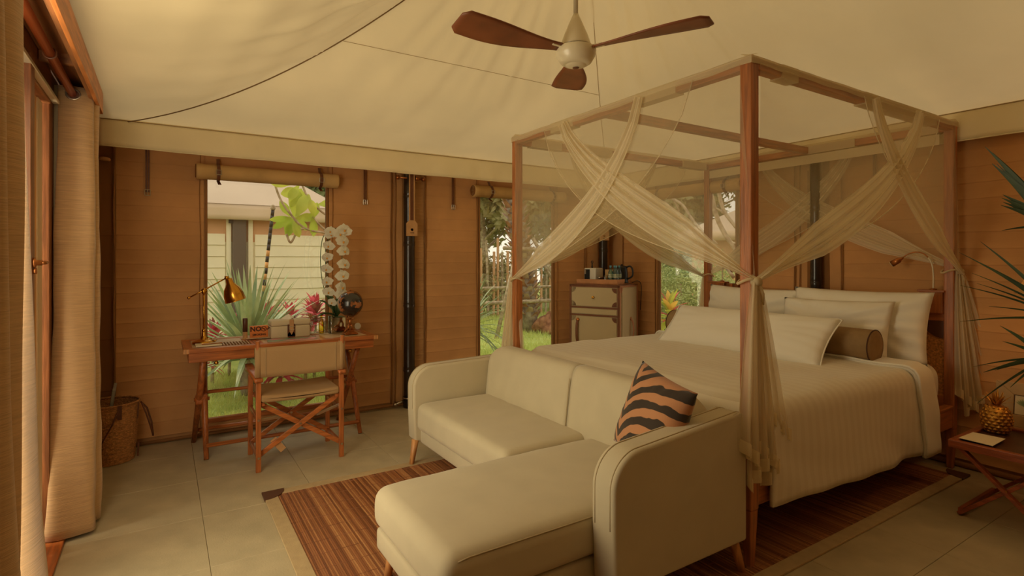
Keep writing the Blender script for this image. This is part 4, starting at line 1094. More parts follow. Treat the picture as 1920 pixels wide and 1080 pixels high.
MB().box(-.028, -.089, .012, .032, -.083, .11).lathe([(.03, 0), (.03, .006)], (.002, -.089, .022), 16, axis=1).build('clasp_patch', leather_m, tb, bevel=.001)
o = MB().box(-.014, -.094, .055, .018, -.088, .15).prism([(-.014, .055), (.018, .055), (.002, .024)], 1, -.094, -.088).build('strap', leather_tan, tb)
MB().tube([(-.017 + .002, -.096, .095), (.021, -.096, .095), (.021, -.096, .068), (-.015, -.096, .068), (-.015, -.096, .095)], .003, 6).build('buckle', metal_m, o)
def tis(u, v):
    a = u * 2 * PI; r = .035 * (1 - v) ** .8 * (1 + .3 * math.sin(3 * a)); return (-.005 + r * math.cos(a) * 1.4, r * math.sin(a) * .6, .143 + v * .045 - .01 * math.sin(a * 2) * (1 - v))
MB().grid(tis, 24, 8, closeu=True).build('tissue', pillow_m, tb, smooth=True)
for s in (-1, 1): MB().tube([(s * .155, -.03, .09), (s * .168, -.015, .075), (s * .168, .015, .075), (s * .155, .03, .09)], .005, 6).build('side_handle', leather_m, tb, smooth=True)
mg = thing('magazine', 'open printed brochure with green and pink cover lying before the tissue box', 'magazine', (.86, 4.66, ZT), R(-4))
cov = mat('brochure_cover', (120, 150, 120), .35, rgb2=(210, 120, 130), vscale=9, ramp=(.45, .6))
MB().box(-.17, -.06, 0, .19, .085, .004).build('pages', paper_m, mg); MB().box(-.172, -.062, .004, .192, .087, .0055).build('cover', cov, mg)
pf = thing('reed_diffuser', 'small clear square glass bottle with flower stopper on a tray', 'bottle', (1.075, 4.92, ZT))
MB().box(-.055, -.05, 0, .055, .05, .008).build('tray', desk_in, pf, bevel=.003)
MB().rbox((0, 0, .045), (.075, .06, .07), .012, 3).build('glass_body', glass_v, pf, smooth=True)
MB().lathe([(.014, .08), (.014, .10), (.018, .10), (.018, .108), (0, .11)], (0, 0, 0), 14).build('neck', glass_v, pf, smooth=True)
st_ = MB().tube([(0, 0, .105), (-.006, 0, .15)], .003, 5)
for k in range(6):
    a = k * PI / 3; st_.add([(-.006, 0, .13), (-.006 + .016 * math.cos(a + .4), .016 * math.sin(a + .4), .155), (-.006 + .024 * math.cos(a), .024 * math.sin(a), .185), (-.006 + .016 * math.cos(a - .4), .016 * math.sin(a - .4), .155)], [(0, 1, 2, 3)])
st_.build('flower_stopper', leather_tan, pf)
yb = thing('glass_bottle', 'slim yellow glass bottle beside the diffuser', 'bottle', (1.16, 4.92, ZT))
MB().lathe([(.0, .001), (.021, .001), (.022, .01), (.022, .095), (.012, .12), (.009, .13), (.009, .155), (.011, .155), (.011, .165), (0, .165)], (0, 0, 0), 20).build('bottle_body', glass_y, yb, smooth=True)
MB().lathe([(.0125, .158), (.0125, .178), (0, .178)], (0, 0, 0), 14).build('stopper', leather_m, yb, smooth=True)
jr = thing('glass_tumbler', 'clear faceted glass tumbler right of the yellow bottle', 'glass', (1.235, 5.02, ZT))
MB().lathe([(.0, .004), (.028, .004), (.032, .09), (.035, .09), (.031, 0), (0, 0)], (0, 0, 0), 12, cap=False).build('tumbler_body', glass_v, jr, smooth=False)
jr2 = thing('glass_vase', 'clear narrow glass vase behind the mirrored flower pot', 'vase', (1.245, 4.90, ZT))
MB().lathe([(.0, .004), (.026, .004), (.028, .15), (.031, .15), (.029, 0), (0, 0)], (0, 0, 0), 18, cap=False).build('vase_body', glass_v, jr2, smooth=True)
MB().lathe([(.0, .006), (.025, .006), (.026, .08), (0, .08)], (0, 0, 0), 18, cap=False).build('water', glassy('green_water', (190, 214, 160), .2), jr2, smooth=True)
# orchid
orc = thing('potted_orchid', 'white cascading orchid in a mirrored square pot on the desk', 'plant', (1.295, 4.93, ZT))
MB().box(-.062, -.058, 0, .062, .058, .135).build('mirrored_pot', mirror_m, orc, bevel=.003)
MB().box(-.056, -.052, .135, .056, .052, .138).build('moss', tree_d, orc)
stemA = cr_pts([(-.02, 0, .13), (-.07, 0, .40), (-.10, -.01, .65), (-.08, -.03, .84), (-.04, -.06, .91), (.0, -.08, .90), (.02, -.09, .82), (.02, -.10, .70), (.012, -.10, .55), (.008, -.09, .42)], 6)
stemB = cr_pts([(-.01, .02, .13), (-.11, .01, .40), (-.14, .0, .62), (-.13, -.01, .80), (-.10, -.03, .87), (-.075, -.05, .82), (-.09, -.06, .70), (-.10, -.06, .55), (-.10, -.06, .36)], 6)
MB().tube(stemA, .0035, 6).build('stem', leaf_dk, orc, smooth=True); MB().tube(stemB, .0035, 6).build('stem', leaf_dk, orc, smooth=True)
def flower(size):
    mb = MB()
    for k, (a, l, w) in enumerate(((90, .9, .42), (210, .85, .42), (330, .85, .42), (8, 1.0, .62), (172, 1.0, .62))):
        a = R(a); d = Vector((math.cos(a), 0, math.sin(a))); s = Vector((-math.sin(a), 0, math.cos(a)))
        P = []; nn = 5
        for i in range(nn + 1):
            t = i / nn; ww = w * math.sin(PI * min(.98, t ** .75 * .9 + .06)) ; c = d * (t * l); dep = -.18 * t * t + .06 * math.sin(t * PI) - (.03 if k > 2 else 0)
            for j in (-1, -.5, 0, .5, 1): P.append((c + s * ww * j) * size + Vector((0, (dep + .10 * abs(j) * (1 - t)) * -size, 0)))
        mb.add(P, [(i * 5 + j, i * 5 + j + 1, (i + 1) * 5 + j + 1, (i + 1) * 5 + j) for i in range(nn) for j in range(4)])
    return mb
f0 = flower(.060).build('flower', orchid_m, None, smooth=True, recalc=False)
lip = MB().rbox((0, -.010, -.008), (.014, .014, .018), .006, 2).build('lip', orchid_c, f0, smooth=True)
fl_pos = [(.035, -.11, .90, 0), (.0, -.11, .865, 8), (.02, -.125, .80, 5), (.028, -.13, .715, -6), (.03, -.13, .60, 4), (.018, -.125, .50, -8), (.012, -.12, .40, 6), (.012, -.12, .34, -3),
          (-.07, -.07, .86, -20), (-.09, -.08, .76, 15), (-.105, -.09, .66, -14), (-.11, -.09, .56, 10), (-.105, -.085, .45, -8), (-.09, -.08, .36, 12), (-.075, -.08, .885, 5), (-.06, -.08, .27, 20), (.055, -.10, .88, -12)]
for k, (x, y, z, r_) in enumerate(fl_pos):
    if k == 0: o = f0
    else:
        o = f0.copy(); COL.objects.link(o); l2 = lip.copy(); COL.objects.link(l2); l2.parent = o
    o.parent = orc; o.location = (x, y, z); sc = (1.1 if k < 8 else .92) * (.8 if k in (15,) else 1)
    o.rotation_euler = (R(random.uniform(-14, 14)), R(r_), R((20 if k < 8 else -25) + random.uniform(-18, 18))); o.scale = (sc, sc, sc)
def strap_leaf(base, d, L, w, rise, drop, m, parent, name='leaf', n=8, fold=.25, tw=0.0):
    base = Vector(base); d = Vector((d[0], d[1], 0)).normalized(); s = Vector((-d.y, d.x, 0)); P = []
    for i in range(n + 1):
        t = i / n; c = base + d * (L * t) + Vector((0, 0, rise * math.sin(t * PI / 2) - drop * t * t))
        ww = w * (.35 + .65 * math.sin(min(1, t * 1.6) * PI / 2)) * (1 - max(0, t - .55) ** 1.6 / (.45 ** 1.6)) + .0006
        sv = (s * math.cos(tw * t) + Vector((0, 0, 1)) * math.sin(tw * t))
        P += [c - sv * ww / 2 + Vector((0, 0, ww * fold)), c, c + sv * ww / 2 + Vector((0, 0, ww * fold))]
    return MB().add(P, [(i * 3 + j, i * 3 + j + 1, (i + 1) * 3 + j + 1, (i + 1) * 3 + j) for i in range(n) for j in range(2)]).build(name, m, parent, smooth=True, recalc=False, world=False)
for a, L, w, rs, dr in ((170, .16, .075, .16, .02), (195, .19, .07, .06, .05), (120, .14, .08, .20, .02), (60, .17, .07, .22, .03), (20, .20, .07, .22, .05), (185, .12, .06, .24, .0), (-60, .12, .06, .08, .06)):
    strap_leaf((0, 0, .135), (math.cos(R(a)), math.sin(R(a))), L, w, rs, dr, leaf_dk, orc)
# globe
gl = thing('desk_globe', 'dark and bronze globe held by a small bronze figure on a stepped base', 'globe', (1.355, 4.73, ZT + .001))
MB().box(-.055, -.05, 0, .055, .05, .014).box(-.045, -.04, .014, .045, .04, .024).box(-.03, -.028, .024, .03, .028, .034).build('stand_base', bronze_m, gl, bevel=.003)
fg = MB().tube([(-.018, 0, .034), (-.016, -.006, .06), (-.006, 0, .085)], [.009, .008, .010], 8).tube([(.016, 0, .034), (.018, .004, .06), (.006, 0, .085)], [.009, .008, .010], 8)
fg.tube([(0, 0, .08), (0, -.002, .10), (0, 0, .122), (0, 0, .132)], [.013, .011, .015, .006], 10).tube([(.0, 0, .13), (0, 0, .15)], [.008, .009], 8)
fg.tube([(-.012, 0, .122), (-.028, -.004, .132), (-.024, 0, .156)], [.006, .005, .005], 8).tube([(.012, 0, .122), (.028, -.004, .132), (.024, 0, .156)], [.006, .005, .005], 8).tube([(-.055, -.03, .03), (-.03, -.01, .045), (-.016, 0, .05)], [.006, .009, .006], 8)
fg.build('bronze_figure', bronze_m, gl, smooth=True)
MB().lathe([(.108 * math.sin(a), .262 - .108 * math.cos(a)) for a in np.linspace(0.001, PI - .001, 28)], (0, 0, 0), 36, cap=False).build('globe_ball', globe_m, gl, smooth=True)
MB().tube([(.114 * math.cos(a) * .97, .0, .262 + .114 * math.sin(a)) for a in np.linspace(-PI / 2 - .2, PI / 2 + .2, 24)], .0035, 6).lathe([(.004, .374), (.006, .380), (.003, .394)], (0, 0, 0), 8).build('meridian', bronze_m, gl, smooth=True)
dc = tag(MB().tube([(1.51, 5.03, ZT + .028), (1.516, 5.037, ZT + .028)], .03, 20).build('round_coaster', white_p, bevel=.002), 'small white round disc standing at the right end of the desk', 'disc')

# ================================================ DIRECTOR CHAIR
ch = thing('director_chair', 'wooden director chair with beige canvas back and seat at the desk', 'chair', (.55, 4.12, 0))
LX0, LX1, LY0, LY1 = .552, 1.118, 4.13, 4.54
ct = lambda n, m, a, c, bev=.004: MB().box(*a, *c).build(n, m, ch, world=True, bevel=bev)
for x in (LX0, LX1):
    MB().bar((x, LY0, 0), (x, LY0, .63), .026, .034).build('leg', desk_z, ch, world=True, bevel=.004)
    MB().bar((x, LY1, 0), (x, LY1, .63), .026, .034).build('leg', desk_z, ch, world=True, bevel=.004)
    MB().bar((x, LY0, .10), (x, LY1, .10), .02, .028).build('foot_rail', desk_y, ch, world=True, bevel=.003)
    MB().bar((x, LY0, .36), (x, LY1, .36), .02, .028).build('side_rail', desk_y, ch, world=True, bevel=.003)
    MB().tube([(x, LY0 + .004, .62), (x, LY0 + .0, .76), (x + (.006 if x > 1 else -.006), LY0 - .01, .905)], .0145, 10).build('back_post', desk_z, ch, world=True, smooth=True)
    def af(u, v, x=x):
        y = LY0 - .035 + u * .53; z = .632 + .035 * math.sin(min(1, u * 1.35) * PI) * .9 + .03 * u
        w = .026 + .012 * math.sin(u * PI); return (x + (v - .5) * 2 * w + (-.012 if x < 1 else .012) * math.sin(u * PI), y, z)
    MB().grid(af, 18, 4).build('armrest', desk_y, ch, world=True, smooth=True, solid=.022)
    for y in (LY0 - .018, ):
        for z in (.10, .36): MB().lathe([(.008, 0), (.008, .004)], (x, y, z), 10, axis=1).build('bolt', metal_m, ch, world=True)
for y, zz in ((LY0 + .035, 0), (LY1 - .035, 0)):
    MB().bar((LX0 + .0, y, .10), (LX1 - .02, y + .0, .455), .018, .034, up=(0, 0, 1)).build('cross_brace', desk_x, ch, world=True, bevel=.003)
    MB().bar((LX1 - .0, y + .02, .10), (LX0 + .02, y + .02, .455), .018, .034, up=(0, 0, 1)).build('cross_brace', desk_x, ch, world=True, bevel=.003)
    MB().lathe([(.009, 0), (.009, .05)], ((LX0 + LX1) / 2, y - .012, .285), 10, axis=1).build('bolt', metal_m, ch, world=True)
MB().bar((LX0, LY0 + .06, .34), (LX0 + .21, LY0 + .08, .345), .014, .02).build('hinge_strut', metal_m, ch, world=True, bevel=.002)
MB().bar((LX1, LY0 + .06, .375), (LX1 - .16, LY0 + .08, .32), .014, .02).build('hinge_strut', metal_m, ch, world=True, bevel=.002)
MB().bar((LX0 + .10, LY0 + .045, .20), (LX0 + .17, LY0 + .045, .11), .004, .045).build('fabric_tab', leather_tan, ch, world=True)
canv = mat('chair_canvas', (176, 140, 94), .85, bump=.12, bscale=180, var=.03, trans=.08)
for y in (LY0 + .03, LY1 - .03): pass
for x in (LX0 + .03, LX1 - .03): MB().bar((x, LY0, .462), (x, LY1, .462), .024, .024).build('seat_rail', desk_y, ch, world=True, bevel=.003)
def sc_(p):
    x, y, z = p; z -= .014 * max(0, 1 - (x / .28) ** 2) if z > 0 else .006 * max(0, 1 - (x / .28) ** 2)
    return (x, y, z)
MB().rbox(((LX0 + LX1) / 2, (LY0 + LY1) / 2 - .005, .505), (.53, .44, .055), .016, 3, 10, sc_).build('seat_cushion', canv, ch, world=True, smooth=True)
def bk(u, v):
    x = LX0 - .024 + u * (LX1 - LX0 + .048); z = .655 + v * .205 - .006 * math.sin(u * PI) * (1 - v)
    y = LY0 - .018 - .012 * math.sin(u * PI) * -1 * .6 - (.0 if .06 < u < .94 else -.006); return (x, y, z)
MB().grid(bk, 24, 6).build('backrest', canv, ch, world=True, smooth=True, solid=.005)
for x in (LX0, LX1):
    MB().lathe([(.021, .655), (.021, .862)], (x, LY0, 0), 14).build('backrest_sleeve', canv, ch, world=True, smooth=True)
for x in (LX0 + .045, LX1 - .045): MB().bar((x, LY0 - .0215, .658), (x, LY0 - .0215, .858), .003, .002).build('seam', pipe_m, ch, world=True)

# ================================================ BASKET
bk_ = thing('woven_basket', 'woven rattan basket with leather handles on the floor by the left wall', 'basket', (-.325, 4.95, 0))
def bf(u, v):
    a = u * 2 * PI; r = .145 + .030 * v ** .8 + .0016 * math.sin(v * 150); r += .0015 * math.sin(a * 40 + (int(v * 60) % 2) * PI)
    return (r * math.cos(a), r * math.sin(a), .003 + v * .42)
MB().grid(bf, 80, 60, closeu=True).build('woven_body', basket_m, bk_, smooth=True)
MB().lathe([(.0, .004), (.143, .004)], (0, 0, 0), 40, cap=False).build('base', basket_m, bk_)
MB().tube([(.176 * math.cos(a), .176 * math.sin(a), .425) for a in np.linspace(0, 2 * PI, 40)], .008, 8, cap=False).build('rim', basket_m, bk_, smooth=True)
MB().tube([(.19, -.04, .40), (.215, -.05, .33), (.245, -.05, .22), (.26, -.04, .15)], .011, 8, flat=.5).tube([(.18, .03, .40), (.22, .02, .35), (.25, 0, .24), (.26, -.04, .15)], .011, 8, flat=.5).build('handle', leather_m, bk_, smooth=True)
MB().tube([(.06, -.168, .40), (.02, -.19, .30), (-.05, -.20, .16), (-.09, -.19, .08)], .010, 8, flat=.5).build('handle', leather_m, bk_, smooth=True)
MB().bar((.165, -.04, .30), (.168, -.045, .43), .03, .006).bar((.165, -.045, .02), (.17, -.05, .12), .02, .012).build('strap_patch', leather_m, bk_)
MB().box(.05, -.177, .33, .075, -.168, .43).build('strap_patch', leather_m, bk_)
mgz = tag(MB().bar((-.36, 4.97, .10), (-.30, 4.93, .54), .20, .018, up=(1, 0, 0)).build('rolled_magazine', mat('grey_booklet', (150, 150, 140), .5), bevel=.002), 'grey booklet sticking out of the woven basket', 'booklet')

# ================================================ CORNER CABINET
ang = math.atan2(.919, -.394)
cab = thing('corner_cabinet', 'cream minibar cabinet with brown leather edging in the corner', 'cabinet', (4.18, 4.40, 0), ang)
# local: x along the front (from the near corner), y = -depth side: depth goes to local -y ... rotate so +x=(-.394,.919); local +y = (-.919,-.394)
CWD, CDP, CH = .61, .52, 1.18
cream = mat('cabinet_cream', (216, 196, 152), .5, var=.03, vscale=4); edge = mat('cabinet_leather_edge', (134, 84, 52), .55, var=.1, vscale=20); edge2 = mat('cabinet_pink_leather', (196, 134, 96), .5)
MB().box(0, -CDP, .06, CWD, 0, CH).build('body', cream, cab, bevel=.004)
MB().box(.02, -CDP + .02, 0, CWD - .02, -.02, .06).build('plinth', edge, cab)
def fr(n, m, a, c, bev=.002): return MB().box(*a, *c).build(n, m, cab, bevel=bev)
e = .006
fr('edge_trim', edge, (0, 0, .06), (.024, e, CH)); fr('edge_trim', edge, (CWD - .024, 0, .06), (CWD, e, CH)); fr('edge_trim', edge, (0, 0, CH - .024), (CWD, e, CH + .004))
fr('edge_trim', edge, (-.006, -CDP, CH - .010), (CWD, e, CH + .006)); fr('edge_trim', edge, (0, 0, .918), (CWD, e, .938)); fr('edge_trim', edge, (0, 0, .832), (CWD, e, .852)); fr('edge_trim', edge, (0, 0, .06), (CWD, e, .085))
fr('edge_trim', edge2, (-e, -.03, .06), (0, 0, CH)); fr('edge_trim', edge2, (-e, -CDP, .06), (0, -CDP + .03, CH)); fr('edge_trim', edge2, (-e, -CDP, CH - .022), (0, 0, CH))
def qcorner(parent, x, z, sx, sz, y=.004, r=.055):
    pts = [(x, z)] + [(x + sx * r * math.cos(a), z + sz * r * math.sin(a)) for a in np.linspace(0, PI / 2, 8)]
    return MB().prism(pts, 1, y, y + .006).build('corner_patch', edge, parent)
dr = fr('drawer', cream, (.03, e - .004, .945), (CWD - .03, e + .004, 1.15))
for x, sx in ((.03, 1), (CWD - .03, -1)):
    for z, sz in ((.945, 1), (1.15, -1)): qcorner(dr, x, z, sx, sz)
MB().lathe([(.007, 0), (.007, .014), (.016, .018), (.016, .024), (.010, .028), (0, .029)], (CWD / 2, e + .004, 1.045), 18, axis=1).build('knob', brass_m, dr, smooth=True)
fr('fascia', cream, (.03, e - .004, .858), (CWD - .03, e + .004, .912))
do = fr('door', cream, (.03, e - .004, .09), (CWD - .03, e + .004, .826))
for x, sx in ((.03, 1), (CWD - .03, -1)):
    for z, sz in ((.09, 1), (.826, -1)): qcorner(do, x, z, sx, sz)
def strap_handle(parent, p, axis):
    P = cr_pts([(0, 0, .0), (0, .022, -.04), (0, .034, -.13), (0, .022, -.22), (0, 0, -.26)], 6)
    Q = []
    for q in P: Q.append((p[0] + (0 if axis == 1 else -q[1]), p[1] + (q[1] if axis == 1 else 0), p[2] + q[2]))
    o = MB().tube(Q, .016, 8, flat=.45).build('handle', edge if axis == 1 else edge2, parent, smooth=True)
    for k in (0, -1):
        MB().lathe([(.022, 0), (.022, .008), (.01, .014), (0, .015)], Q[k], 14, axis=1 if axis == 1 else 0).build('stud', bronze_m, o, smooth=True)
strap_handle(do, (CWD - .11, e + .006, .785), 1)
sd = fr('side_panel', cream, (-e - .002, -CDP + .05, .12), (-e + .002, -.06, CH - .04))
strap_handle(sd, (-e - .004, -.30, .80), 0)
q = MB().prism([(-.03, CH - .02), (-.07, CH - .02), (-.07 + .012, CH - .05), (-.045, CH - .075), (-.03, CH - .08)], 0, -e - .007, -e - .001).build('corner_patch', edge2, cab)
def cabw(s, t, z=CH + .008):   # cabinet-local (along front, depth) to world
    v = Matrix.Rotation(ang, 4, 'Z') @ Vector((s, -t, 0)); return (4.18 + v.x, 4.40 + v.y, z)
tray = thing('wooden_tray', 'light wooden box tray on top of the corner cabinet', 'tray', cabw(0, 0), ang)
tw_ = mat('tray_wood', (206, 144, 92), .5, var=.12, vscale=12)
MB().box(.045, -.44, 0, .545, -.045, .012).build('tray_base', tw_, tray)
for a, c in (((.045, -.055, 0), (.545, -.045, .056)), ((.045, -.44, 0), (.545, -.43, .056)), ((.045, -.43, 0), (.055, -.055, .056)), ((.535, -.43, 0), (.545, -.055, .056))):
    MB().box(*a, *c).build('tray_wall', tw_, tray, bevel=.002)
ZI = CH + .008 + .012
cm = thing('coffee_machine', 'white coffee machine with black front on the wooden tray', 'coffee machine', cabw(.41, .20, ZI), ang)
MB().rbox((0, -.01, .085), (.15, .20, .17), .015, 3).build('housing', white_m, cm, smooth=True)
MB().box(-.0, .085, .015, .066, .096, .155).build('front_panel', black_m, cm, bevel=.004); MB().box(.045, .096, .10, .062, .100, .15).build('button_strip', metal_m, cm)
MB().tube([(.0, .03, .17), (.0, .03, .20), (.0, .03, .225)], [.010, .008, .008], 8).tube([(.012 * math.cos(a), .03, .237 + .014 * math.sin(a)) for a in np.linspace(0, 2 * PI, 14)], .004, 6, cap=False).build('lever', black_m, cm, smooth=True)
tr2 = thing('capsule_tray', 'low black tray of capsules beside the coffee machine', 'tray', cabw(.255, .14, ZI), ang)
MB().box(-.07, -.05, 0, .07, .05, .045).build('tray_body', black_m, tr2, bevel=.004)
for k in range(4): MB().lathe([(.013, 0), (.018, .018), (.014, .024), (0, .025)], (-.045 + k * .03, .0, .045), 12).build('capsule', [bronze_m, black_m, leather_m, metal_m][k], tr2, smooth=True)
cdv = thing('menu_card', 'small beige card standing behind the glasses', 'card', cabw(.27, .33, ZI), ang)
MB().box(-.05, -.004, .0, .05, .004, .15).build('card_face', mat('card_beige', (206, 170, 118), .7), cdv, bevel=.001); MB().box(-.03, -.02, 0, .03, .03, .006).build('card_foot', leather_tan, cdv)
for k, (s, t, lab) in enumerate(((.205, .11, 'clear upturned glass tumbler on the tray, left of the pair'), (.145, .12, 'clear upturned glass tumbler on the tray, next to the water bottles'))):
    g = thing('glass_tumbler', lab, 'glass', cabw(s, t, ZI), 0, 'tumblers on the cabinet tray')
    MB().lathe([(.022, .085), (.03, 0), (.033, 0), (.025, .088), (0, .088)], (0, 0, 0), 16, cap=False).build('tumbler_body', glass_v, g, smooth=True)
bt0 = None
for k, (s, t, lab) in enumerate(((.11, .09, 'leftmost small clear water bottle with blue cap on the tray'), (.075, .12, 'second small clear water bottle with blue cap from the left on the tray'), (.045, .09, 'third small clear water bottle with blue cap from the left on the tray'), (.018 + .02, .16, 'rightmost small clear water bottle with blue cap on the tray'))):
    if bt0 is None:
        bt0 = g = thing('water_bottle', lab, 'bottle', cabw(s + .035, t, ZI), 0, 'water bottles on the cabinet tray')
        MB().lathe([(0, .001), (.025, .001), (.026, .01), (.026, .05), (.024, .055), (.026, .06), (.026, .12), (.012, .16), (.010, .175), (0, .175)], (0, 0, 0), 18).build('bottle_body', glass_b, g, smooth=True)
        MB().lathe([(.0265, .065), (.0265, .105)], (0, 0, 0), 18, cap=False).build('bottle_label', mat('green_label', (120, 150, 120), .5, rgb2=(225, 225, 205), vscale=30), g, smooth=True)
        MB().lathe([(.012, .175), (.012, .20), (0, .20)], (0, 0, 0), 14).build('bottle_cap', mat('blue_cap', (110, 170, 190), .4), g, smooth=True)
    else:
        g = copy_tree(bt0); g.location = cabw(s + .035, t, ZI); g['label'] = lab
kt = thing('electric_kettle', 'black electric kettle with loop handle on the wooden tray', 'kettle', cabw(.10, .30, ZI), ang)
MB().lathe([(0, 0), (.075, 0), (.078, .01), (.072, .02), (.070, .10), (.060, .17), (.055, .185), (.03, .198), (.012, .20), (.012, .212), (0, .213)], (0, 0, 0), 28, cap=False).build('kettle_body', black_m, kt, smooth=True)
MB().tube(cr_pts([(-.055, 0, .18), (-.10, 0, .19), (-.128, 0, .15), (-.125, 0, .08), (-.07, 0, .045)], 5), .010, 8).build('handle', black_m, kt, smooth=True)
MB().tube([(.05, 0, .165), (.08, 0, .185)], [.02, .010], 10).build('spout', black_m, kt, smooth=True)
cdc = tag(MB().tube(cr_pts([cabw(.02, .40, ZI + .0), cabw(-.03, .46, CH + .04), cabw(-.055, .50, CH - .03), cabw(-.03, .53, CH - .3)], 6), .004, 6).build('power_cord', black_m, smooth=True), 'black power cord running from the kettle behind the cabinet', 'cord')

# ================================================ NIGHTSTAND AND RIGHT SIDE
NX0, NX1, NY0, NY1, NZ = 3.80, 4.40, .80, 1.315, .43
ns = thing('folding_tray_table', 'dark reddish wooden folding tray table right of the bed', 'table', (NX0, NY0, 0))
nb = lambda n, m, a, c, bev=.004: MB().box(*a, *c).build(n, m, ns, world=True, bevel=bev)
nw_x = wood('night_x', (150, 76, 40), 0, .35); nw_y = wood('night_y', (156, 80, 42), 1, .35)
nb('tray_panel', mat('tray_dark_inset', (74, 44, 28), .4, var=.2, vscale=10), (NX0 + .03, NY0 + .03, NZ - .02), (NX1 - .03, NY1 - .03, NZ - .006))
nb('tray_rim', nw_y, (NX0, NY0, NZ - .035), (NX0 + .035, NY1, NZ + .008)); nb('tray_rim', nw_y, (NX1 - .035, NY0, NZ - .035), (NX1, NY1, NZ + .008))
nb('tray_rim', nw_x, (NX0 + .035, NY1 - .035, NZ - .035), (NX1 - .035, NY1, NZ + .008)); nb('tray_rim', nw_x, (NX0 + .035, NY0, NZ - .035), (NX1 - .035, NY0 + .035, NZ + .008))
for x in (NX0 + .045, NX1 - .045):
    MB().bar((x, NY1 - .04, NZ - .03), (x, NY0 + .06, .01), .02, .036, up=(1, 0, 0)).build('leg', nw_y, ns, world=True, bevel=.003)
    MB().bar((x + .022, NY0 + .06, NZ - .03), (x + .022, NY1 - .03, .01), .02, .036, up=(1, 0, 0)).build('leg', nw_y, ns, world=True, bevel=.003)
    MB().lathe([(.008, 0), (.008, .006)], (x - .016, (NY0 + NY1) / 2 + .01, .215), 10, axis=0).build('bolt', brass_m, ns, world=True)
for y in (NY1 - .04, NY0 + .07): MB().bar((NX0 + .05, y, .03), (NX1 - .03, y, .03), .02, .03).build('foot_rail', nw_x, ns, world=True, bevel=.003)
pc = tag(MB().prism([(3.872, 1.288), (4.07, 1.283), (4.075, 1.135), (3.86, 1.13)], 2, NZ + .0085, NZ + .0105).build('paper_card', paper_m), 'cream paper card lying on the tray table', 'card')
pa = thing('pineapple_ornament', 'gold pineapple ornament with spiky crown on the tray table', 'ornament', (4.245, 1.225, NZ - .005))
pm_ = MB(); 
MB().lathe([(0, 0), (.05, 0), (.066, .03), (.074, .07), (.070, .115), (.052, .15), (.03, .165), (0, .168)], (0, 0, 0), 24, cap=False).build('fruit_body', gold_m, pa, smooth=True)
for i in range(9):
    for j in range(14):
        z = .012 + i * .0175; rr = .075 * math.sqrt(max(.05, 1 - ((z - .078) / .098) ** 2)); a = (j + .5 * (i % 2)) * 2 * PI / 14
        c = Vector((rr * math.cos(a), rr * math.sin(a), z)); n_ = Vector((math.cos(a), math.sin(a), (z - .078) * 6)).normalized(); tx = Vector((-math.sin(a), math.cos(a), 0)); ty = n_.cross(tx)
        w = .017 * rr / .08; pm_.add([c - tx * w, c - ty * .012, c + tx * w, c + ty * .012, c + n_ * .006], [(0, 1, 4), (1, 2, 4), (2, 3, 4), (3, 0, 4)])
o = pm_.build('scale_knobs', gold_m, pa, recalc=False); o['kind'] = 'stuff'
for k in range(16):
    a = k * 2.4; rr = .008 + .028 * (k / 16); L = .10 - .03 * (k / 16)
    d = Vector((math.cos(a), math.sin(a), 0)); s = Vector((-d.y, d.x, 0)); P = []
    for i in range(5):
        t = i / 4; c = d * (.008 + (rr + .030 * (k / 16)) * t * 1.3) + Vector((0, 0, .160 + L * t - .03 * (k / 16) * t * t)); w = .010 * math.sin(PI * min(.97, t * .75 + .25)); P += [c - s * w, c + s * w]
    MB().add(P, [(2 * i, 2 * i + 1, 2 * i + 3, 2 * i + 2) for i in range(4)]).build('crown_leaf', gold_m, pa, smooth=True, solid=.0015, recalc=False)
pf_ = thing('picture_frame', 'beige wide framed botanical picture leaning behind the gold pineapple', 'picture', (4.48, .995, NZ + .13))
pf_.rotation_euler = (0, R(9), 0)
fm = mat('frame_beige', (186, 152, 104), .6, var=.06, vscale=10); fo = .30
def fbar(a, b, c, d): # mitred frame side in local y,z
    MB().prism([a, b, c, d], 0, -.02, .01).build('frame_side', fm, pf_, bevel=.003)
H0, H1 = -.13, .14
fbar((fo, H0), (fo, H1), (fo - .09, H1 - .075), (fo - .09, H0 + .075)); fbar((-fo, H0), (-fo + .09, H0 + .075), (-fo + .09, H1 - .075), (-fo, H1))
fbar((fo, H1), (-fo, H1), (-fo + .09, H1 - .075), (fo - .09, H1 - .075)); fbar((fo, H0), (fo - .09, H0 + .075), (-fo + .09, H0 + .075), (-fo, H0))
MB().box(-.012, -fo + .08, H0 + .065, -.006, fo - .08, H1 - .065).build('inner_rim', rug_corner, pf_)
MB().box(-.014, -fo + .095, H0 + .078, -.010, fo - .095, H1 - .078).build('picture_sheet', paper_m, pf_)
for k in range(9):
    a = R(-60 + 15 * k); c = Vector((-.0155, fo - .14, -.0)); d = Vector((0, -math.sin(a), math.cos(a))); s = Vector((0, d.z, -d.y))
    MB().add([c, c + d * .025 + s * .006, c + d * .05, c + d * .025 - s * .006], [(0, 1, 2, 3)]).build('printed_leaf', agave_m, pf_)
